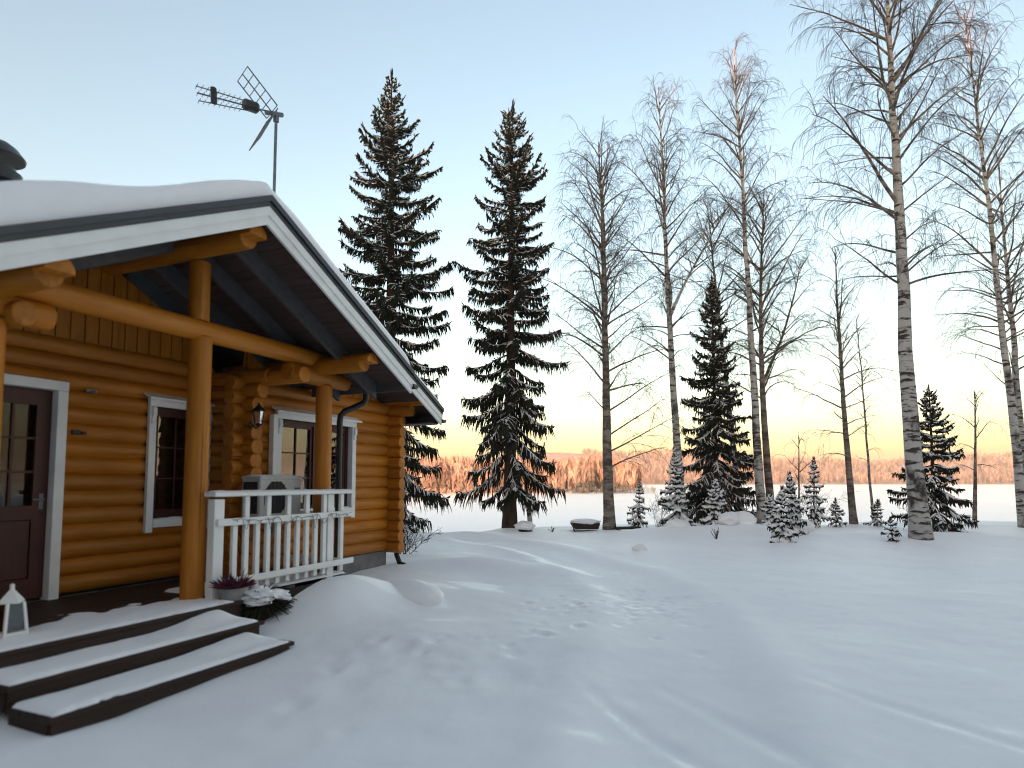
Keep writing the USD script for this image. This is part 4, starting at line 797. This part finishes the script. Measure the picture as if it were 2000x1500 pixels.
def spruce(label, base, H, r, seed, width, low=0.06, whorl=0.34, gaps=None, snowy=0.5, dens=1.0, bare=None, hang=1.0, grp=None, top=None, snow_r=1.0, name='spruce_tree', prof=0.75, table=None):
    """width: longest branch. bare: (t0, t1) stretch with thin branches."""
    rg = np.random.default_rng(seed); base = np.array([base[0], base[1], gh(*base[:2]) - 0.12]); T = Thing(name, label, 'tree', base, house=False, group=grp)
    tx, ty = (top if top is not None else base[:2]); s = np.linspace(0, 1, 16)[:, None]
    tr = base + np.array([tx - base[0], ty - base[1], H]) * s; tr[:, :2] += np.cumsum(rg.normal(0, 0.006, (16, 2)), 0) * min(1, H / 6)
    T.part('trunk', tube(tr, r * (1 - s[:, 0]) ** 0.8 * (1 + 0.3 * np.exp(-s[:, 0] * 35)) + 0.006, 10), 'spruce_bark', True)
    z = low * H; t, az, LL = [], [], []
    while z < 0.985 * H:
        f = z / H; k = rg.integers(4, 7); a0 = rg.uniform(0, 6.28)
        for j in range(k):
            l = width * (np.interp(1 - f, *table) if table else min(1.0, (1 - f) ** prof * 1.12)) * (0.55 + 0.45 * min(1, (f - low) / 0.10 + 0.45)) * rg.uniform(0.55, 1.03) + 0.05 * width
            if rg.uniform() < 0.16: l *= rg.uniform(0.35, 0.7)
            if gaps is not None: l *= gaps(f, a0 + j * 6.283 / k)
            if l > 0.04 * width: t.append(f + rg.normal(0, 0.006)); az.append(a0 + j * 6.283 / k + rg.normal(0, 0.25)); LL.append(l)
        z += whorl * (0.45 + 0.75 * (1 - f)) * rg.uniform(0.8, 1.25)
    t, az, L = np.clip(np.array(t), 0, 0.99), np.array(az), np.array(LL); m = len(t)
    S, _ = sample(tr[None], np.zeros(m, int), t)
    el = np.radians(-24 + 66 * t ** 1.5 + rg.normal(0, 7, m)); D = np.stack([np.cos(az) * np.cos(el), np.sin(az) * np.cos(el), np.sin(el)], -1)
    K = 9; P = np.zeros((m, K, 3)); P[:, 0] = S; d = D.copy()
    for i in range(1, K):
        q = i / (K - 1); d[:, 2] += (-0.16 * (1 - t) if q < 0.55 else 0.20) * (1.0 - 0.3 * t); d[:, :2] += rg.normal(0, 0.04, (m, 2)); d /= np.linalg.norm(d, axis=1, keepdims=True); P[:, i] = P[:, i - 1] + d * (L / (K - 1))[:, None]
    T.part('branches', tubes(P, np.linspace(1, 0.25, K)[None] * (0.006 + 0.011 * L)[:, None], 4), 'spruce_bark', True)
    # side shoots and hanging twigs, all needle-clad
    sc = min(1.0, 0.35 + H / 14)
    def shoots(n_per_m, length, kind):
        cnt = np.maximum(2, (L * n_per_m * dens).astype(int)); idx = np.repeat(np.arange(m), cnt); tt = rg.uniform(0.10 if kind != 'side' else 0.12, 1.0, len(idx)); Sx, Dx = sample(P, idx, tt); n = len(idx)
        lat = np.stack([-Dx[:, 1], Dx[:, 0], 0 * Dx[:, 0]], -1); sg = rg.choice([-1.0, 1.0], n)
        taper = np.clip(1.25 - tt, 0.25, 1.0) * np.clip(0.35 + tt * 3, 0.4, 1)
        if kind == 'side':
            d = lat * sg[:, None] * 0.8 + Dx * 0.75 + rg.normal(0, 0.12, (n, 3)); d[:, 2] -= 0.12; l = length * taper * rg.uniform(0.5, 1.2, n) * np.clip(L[idx] / width + 0.14, 0.2, 1); return grow(Sx, d, l, 4, rg, 0.45 - 0.35 * t[idx], 0.06)
        if kind == 'hang':
            d = lat * sg[:, None] * rg.uniform(0, 0.5, n)[:, None] + Dx * 0.35; d[:, 2] -= 0.9; l = length * rg.uniform(0.3, 1.2, n) * (0.45 + 0.55 * taper) * np.clip(L[idx] / width + 0.18, 0.2, 1) * (1.38 - 1.28 * t[idx]); return grow(Sx, d, l, 4, rg, 0.5, 0.08)
        d = Dx + rg.normal(0, 0.35, (n, 3)); d[:, 2] += 0.25; return grow(Sx, d, length * rg.uniform(0.5, 1.2, n), 4, rg, 0.0, 0.1)
    sides = shoots(24, 0.52 * sc, 'side')
    Ns = [(sides, 0.021), (shoots(30, 0.50 * sc * hang, 'hang'), 0.019), (shoots(14, 0.16 * sc, 'tuft'), 0.021)]
    # hanging twigs from the side shoots as well
    n2 = int(len(sides) * 1.3 * hang); i2 = rg.integers(0, len(sides), n2); hz = np.clip((sides[i2, 0, 2] - base[2]) / H, 0, 1); S2, D2 = sample(sides, i2, rg.uniform(0.2, 1, n2)); D2 = D2 * 0.4; D2[:, 2] -= 0.9
    Ns.append((grow(S2, D2, rg.uniform(0.08, 0.36, n2) * sc * (1.15 - hz), 4, rg, 0.4, 0.1), 0.018))
    lead = grow(np.repeat(tr[-1:], 5, 0) - [0, 0, 0.15 * sc], np.stack([rg.normal(0, 0.12, 5), rg.normal(0, 0.12, 5), np.ones(5)], -1), np.full(5, 0.45 * sc), 4, rg); Ns.append((lead, 0.02))
    w = np.array([0.55, 1.0, 0.8, 0.15])
    T.part('needles', cat(*[tubes(p, w[None] * (q * (0.7 + 0.3 * sc) * rg.uniform(0.65, 1.35, (len(p), 1))), 3) for p, q in Ns]), 'needle', False, kind='stuff')
    if snowy > 0:
        pick = rg.uniform(0, 1, m) < min(1, snowy * 1.6); Q = P[pick]; lq = L[pick]; n = len(Q); up = np.zeros((n, K, 3)); up[:, :, 2] = 0.022 * snow_r
        rr = np.abs(np.sin(np.linspace(0.35, 3.0, K)))[None] * rg.uniform(0.35, 1.0, (n, K)) * 0.030 * snow_r * np.clip(lq / width + 0.45, 0.5, 1.1)[:, None]
        parts = [tubes(Q + up, rr, 5)]
        ns = int(len(sides) * min(1, snowy)); i3 = rg.choice(len(sides), min(ns, len(sides)), replace=False); q3 = sides[i3].copy(); q3[:, :, 2] += 0.02 * snow_r
        parts.append(tubes(q3, np.array([0.5, 1.0, 0.8, 0.2])[None] * rg.uniform(0.2, 1.0, (len(q3), 1)) * 0.024 * snow_r, 4))
        T.part('snow', cat(*parts), 'snow_clump', True, kind='stuff')
    return T
ROW = 'bare birches in the row along the bank'
# tall spruces beside the cabin
spruce('tallest spruce, dark and snow dusted, rising right behind the cabin roof', (-3.82, 20.0), 15.3, 0.23, 31, 2.12, 0.05, 0.40, None, 0.7, 1.05, hang=1.25, top=(-3.95, 20.0), table=([0, .04, .09, .17, .25, .37, .5, .65, .88, 1], [.03, .12, .28, .60, .80, .90, .97, 1, .88, .8]))
spruce('tall dark spruce with drooping boughs standing alone left of the birches', (-0.08, 21.0), 14.35, 0.22, 32, 2.38, 0.11, 0.38, None, 0.7, 1.05, hang=1.35, top=(0.0, 21.0), table=([0, .05, .1, .15, .22, .31, .42, .6, .7, .76, .9, 1], [.03, .17, .33, .45, .60, .68, .77, .78, .95, 1, .88, .8]))
# birches
birch('birch with broad round crown nearest the two tall spruces', (3.02, 20.0), (2.80, 20.0, 12.6), 0.165, 41, (0.26, 2.8), 58, 1.12, 'birch_dark', 0.05, (0.50, 0.10, 5.6), [(0.20, (1, -0.2, 0.45), 2.4, 0.03), (0.16, (1, -0.1, 0.42), 1.9, 0.03), (0.24, (1, 0.2, 0.6), 2.6, 0.03), (0.30, (1, 0, 0.6), 2.6, 0.03)])
birch('tall slender birch left of the young dark spruce', (5.86, 22.0), (5.25, 22.0, 15.8), 0.145, 42, (0.34, 2.6), 58, 1.1, 'birch_bark', -0.08, (0.46, 0.45, 5.0))
birch('tallest birch of the row with pale white trunk just right of the young dark spruce', (8.55, 22.0), (8.00, 22.0, 17.2), 0.145, 43, (0.38, 2.3), 58, 1.12, 'birch_bark', 0.02)
birch('thin birch close behind the tallest pale birch', (8.75, 24.5), (7.7, 24.5, 12.6), 0.13, 44, (0.45, 2.2), 34, 0.9, 'birch_bark', 0.0)
birch('dark forked birch with wide crown right of the tallest pale birch', (9.30, 23.0), (9.35, 23.0, 12.4), 0.14, 45, (0.30, 2.9), 54, 1.1, 'birch_dark', -0.25, (0.42, 0.55, 5.4))
birch('small thin birch with bent twigs standing alone in the gap on the right', (11.14, 21.0), (10.85, 21.0, 9.5), 0.105, 46, (0.22, 1.7), 44, 0.85, 'birch_dark', -0.05)
birch('largest and nearest birch, thick white trunk reaching out of the picture top', (10.14, 16.0), (9.95, 16.0, 16.8), 0.205, 47, (0.36, 3.2), 58, 1.1, 'birch_bark', -0.12, None, [(0.515, (-0.9, -0.2, 0.85), 3.4, 0.055), (0.62, (0.9, 0.1, 0.75), 3.2, 0.045), (0.72, (0.8, 0.0, 0.8), 3.2, 0.045), (0.50, (-1, 0.1, 0.3), 2.4, 0.028), (0.78, (-0.9, 0, 0.5), 2.8, 0.035)])
birch('slim leaning birch at the right edge of the picture', (15.90, 20.0), (14.9, 20.0, 17.0), 0.125, 48, (0.32, 2.8), 58, 1.1, 'birch_bark', 0.0)
birch('short thin sapling between the nearest birch and the right edge', (15.2, 21.2), (15.45, 21.2, 4.6), 0.06, 49, (0.35, 0.9), 14, 0.8, 'birch_dark')
birch('small white stemmed birch just right of the lone spruce trunk', (0.62, 21.2), (0.35, 21.2, 2.6), 0.085, 50, (0.2, 0.9), 14, 0.8, 'birch_bark')
birch('bare sapling with spreading twigs between young spruces and the thin birch', (10.0, 22.5), (10.1, 22.5, 3.2), 0.03, 51, (0.25, 0.9), 14, 0.8, 'birch_dark')
birch('very thin pale birch far back between the thin birch and the nearest birch', (14.6, 26.0), (14.2, 26.0, 8.4), 0.045, 52, (0.3, 1.0), 26, 0.8, 'birch_dark')
for i, (x, y, H_) in enumerate([(20.0, 17.0, 13), (23.5, 21.5, 15), (19.2, 24.0, 14), (26, 17, 13)]):
    birch(['bare birch just past the right edge, nearest the yard', 'tall bare birch farthest out past the right edge', 'bare birch past the right edge, nearest the lake', 'bare birch past the right edge, well to the right of the others'][i], (x, y), (x - 0.3, y, H_), 0.16, 60 + i, (0.3, 2.8), 36, 0.8, 'birch_bark', grp='birches beyond the right edge')
# young spruces
spruce('young dark spruce standing amid the birches', (7.32, 23.0), 9.0, 0.11, 33, 2.15, 0.06, 0.26, None, 0.32, 1.6, hang=0.7, snow_r=1.2, prof=0.85)
spruce('young spruce half hidden behind the nearest birch', (12.45, 19.0), 4.3, 0.07, 34, 1.45, 0.06, 0.20, None, 0.35, 1.8, hang=0.6, snow_r=1.4, prof=0.8)
spruce('snowy dark spruce beyond the right edge seen in the window', (18.9, 21.4), 10.0, 0.15, 35, 1.6, 0.05, 0.36, None, 0.3, 1.0)
SM = dict(whorl=0.15, hang=0.25, prof=0.95)
spruce('snow laden little spruce standing foremost on the yard', (6.45, 15.5), 1.35, 0.03, 71, 0.52, 0.06, 0.11, lambda f, a: 0.55 + 0.45 * min(1.0, 0.9 + 0.8 * math.sin(a * 1.0 + 71 + 5 * f)), 1.0, 1.6, snow_r=1.9, hang=0.3, prof=0.9, top=(6.52, 15.55), name='small_spruce')
spruce('snow laden spruce at the left foot of the young dark spruce', (5.20, 20.2), 2.5, 0.04, 72, 0.85, 0.05, 0.16, lambda f, a: 0.55 + 0.45 * min(1.0, 0.9 + 0.8 * math.sin(a * 1.0 + 72 + 5 * f)), 1.0, 1.5, snow_r=2.2, hang=0.3, prof=0.9, top=(5.12, 20.2), name='small_spruce')
spruce('thin little spruce right of the first birch trunk', (4.15, 21.2), 1.65, 0.025, 73, 0.55, 0.10, 0.18, lambda f, a: 0.55 + 0.45 * min(1.0, 0.9 + 0.8 * math.sin(a * 1.0 + 73 + 5 * f)), 0.7, 1.2, snow_r=1.5, hang=0.3, prof=0.8, top=(4.22, 21.2), name='small_spruce')
spruce('small snow covered spruce between two larger snowy ones', (6.05, 19.4), 1.5, 0.03, 74, 0.7, 0.05, 0.13, lambda f, a: 0.55 + 0.45 * min(1.0, 0.9 + 0.8 * math.sin(a * 1.0 + 74 + 5 * f)), 1.0, 1.5, snow_r=2.2, hang=0.3, prof=0.85, top=(6.15, 19.4), name='small_spruce')
spruce('snowy spruce just behind the foremost little spruce', (7.55, 17.3), 1.7, 0.03, 75, 0.62, 0.05, 0.14, lambda f, a: 0.55 + 0.45 * min(1.0, 0.9 + 0.8 * math.sin(a * 1.0 + 75 + 5 * f)), 1.0, 1.5, snow_r=1.9, hang=0.3, prof=0.9, top=(7.47, 17.3), name='small_spruce')
spruce('slim snowy spruce beside the dark forked birch', (9.35, 20.0), 2.2, 0.03, 76, 0.62, 0.08, 0.18, lambda f, a: 0.55 + 0.45 * min(1.0, 0.9 + 0.8 * math.sin(a * 1.0 + 76 + 5 * f)), 0.8, 1.3, snow_r=1.6, hang=0.3, prof=0.8, top=(9.42, 20.0), name='small_spruce')
spruce('tiny spruce in the gap left of the thin birch', (10.35, 20.6), 0.95, 0.018, 77, 0.42, 0.06, 0.12, None, 0.7, 1.4, snow_r=1.2, hang=0.3, name='small_spruce')
spruce('tiny spruce in the gap right of the thin birch', (11.75, 20.8), 0.9, 0.018, 78, 0.45, 0.06, 0.12, lambda f, a: 0.55 + 0.45 * min(1.0, 0.9 + 0.8 * math.sin(a * 1.0 + 78 + 5 * f)), 0.7, 1.4, snow_r=1.2, hang=0.3, top=(11.82, 20.8), name='small_spruce')
spruce('low spruce tuft left of the nearest birch trunk', (9.45, 16.0), 0.62, 0.015, 79, 0.42, 0.06, 0.12, lambda f, a: 0.55 + 0.45 * min(1.0, 0.9 + 0.8 * math.sin(a * 1.0 + 79 + 5 * f)), 0.7, 1.4, snow_r=1.3, hang=0.3, top=(9.38, 16.0), name='small_spruce')
spruce('tiny snowy spruce at the right foot of the young dark spruce', (8.35, 20.8), 1.1, 0.02, 80, 0.5, 0.06, 0.12, None, 1.0, 1.4, snow_r=2.0, hang=0.3, name='small_spruce')
for i, (x, y, q, lb) in enumerate([(7.05, 19.6, (0.36, 0.32, 0.30), 'large round snow cushion before the young dark spruce'), (6.3, 18.7, (0.30, 0.28, 0.22), 'snow cushion left of the large round cushion'), (8.2, 18.2, (0.30, 0.26, 0.20), 'snow cushion at the right of the foremost little spruce'), (4.95, 19.3, (0.34, 0.3, 0.16), 'low snow cushion before the snow laden left spruce')]):
    world_blob('snow_cushion', (x, y, gh(x, y) + q[2] * 0.6), q, lb, 'snow cushion', 20 + i)
# shrubs and stems
def shrub(name, label, base, n, L, spread, seed, m='bush_twig', r=0.006, dx=0.0):
    rg = np.random.default_rng(seed); b = np.array([base[0], base[1], gh(*base) - 0.05]); T = Thing(name, label, 'shrub', b, house=False)
    a = rg.uniform(0, 6.283, n); D = np.stack([np.cos(a) * spread + dx, np.sin(a) * spread, rg.uniform(0.6, 1.2, n)], -1)
    S = np.repeat(b[None], n, 0) + rg.normal(0, 0.05, (n, 3)) * [1, 1, 0]
    B = grow(S, D, L * rg.uniform(0.6, 1.1, n), 7, rg, 0.1, 0.12); T.part('stems', tubes(B, np.linspace(1, 0.4, 7)[None] * r, 4), m)
    i = np.repeat(np.arange(n), 7); S2, D2 = sample(B, i, rg.uniform(0.25, 1, len(i))); B2 = grow(S2, rot_about(D2, np.radians(rg.uniform(20, 60, len(i))), rg), L * rg.uniform(0.15, 0.4, len(i)), 4, rg, 0, 0.15)
    i3 = np.repeat(np.arange(len(B2)), 2); S3, D3 = sample(B2, i3, rg.uniform(0.3, 1, len(i3))); B3 = grow(S3, rot_about(D3, np.radians(rg.uniform(20, 60, len(i3))), rg), L * rg.uniform(0.06, 0.16, len(i3)), 3, rg, 0, 0.15)
    T.part('twigs', cat(tubes(B2, r * 0.55, 3), tubes(B3, r * 0.45, 3)), m, kind='stuff')
    tips = B3[:: 3, -1]; T.part('snow', cat(*[blob(p, (0.014, 0.014, 0.010), k, 0.2, 1) for k, p in enumerate(tips[:60])]), 'snow_clump', True, kind='stuff'); return T
shrub('garden_shrub', 'leafless garden shrub at the right corner of the cabin', (-2.22, 13.3), 16, 0.75, 0.55, 90, dx=0.35)
shrub('bare_shrub', 'thin bare stems in the snow between the first birch and the snowy spruces', (4.55, 20.3), 8, 1.1, 0.35, 91)
shrub('bare_shrub', 'upright bare stems in front of the young dark spruce', (6.75, 20.6), 9, 2.6, 0.22, 92)
shrub('bare_shrub', 'bare stems at the right of the snowy cushions by the forked birch', (9.9, 21.0), 9, 1.6, 0.30, 93)
shrub('bare_shrub', 'low twigs beside the nearest birch trunk on the right', (11.2, 17.8), 8, 0.8, 0.5, 94)
for i, (x, y, hgt, lb) in enumerate([(5.35, 16.9, 0.32, 'single dry stalk sticking out of the yard before the snowy spruces'), (1.25, 20.0, 0.22, 'tiny dry seedling on the bank between stump and boat'), (1.95, 20.2, 0.16, 'short dry stalk on the bank just left of the boat')]):
    rg = np.random.default_rng(100 + i); b = np.array([x, y, gh(x, y) - 0.03])
    B = grow(np.repeat(b[None], 7, 0), np.stack([rg.normal(0, 0.3, 7), rg.normal(0, 0.3, 7), np.ones(7)], -1), hgt * rg.uniform(0.5, 1.1, 7), 4, rg, 0.1, 0.1)
    single('dry_stalk', tubes(B, 0.008, 4), 'bush_twig', lb, 'stalk', house=False)
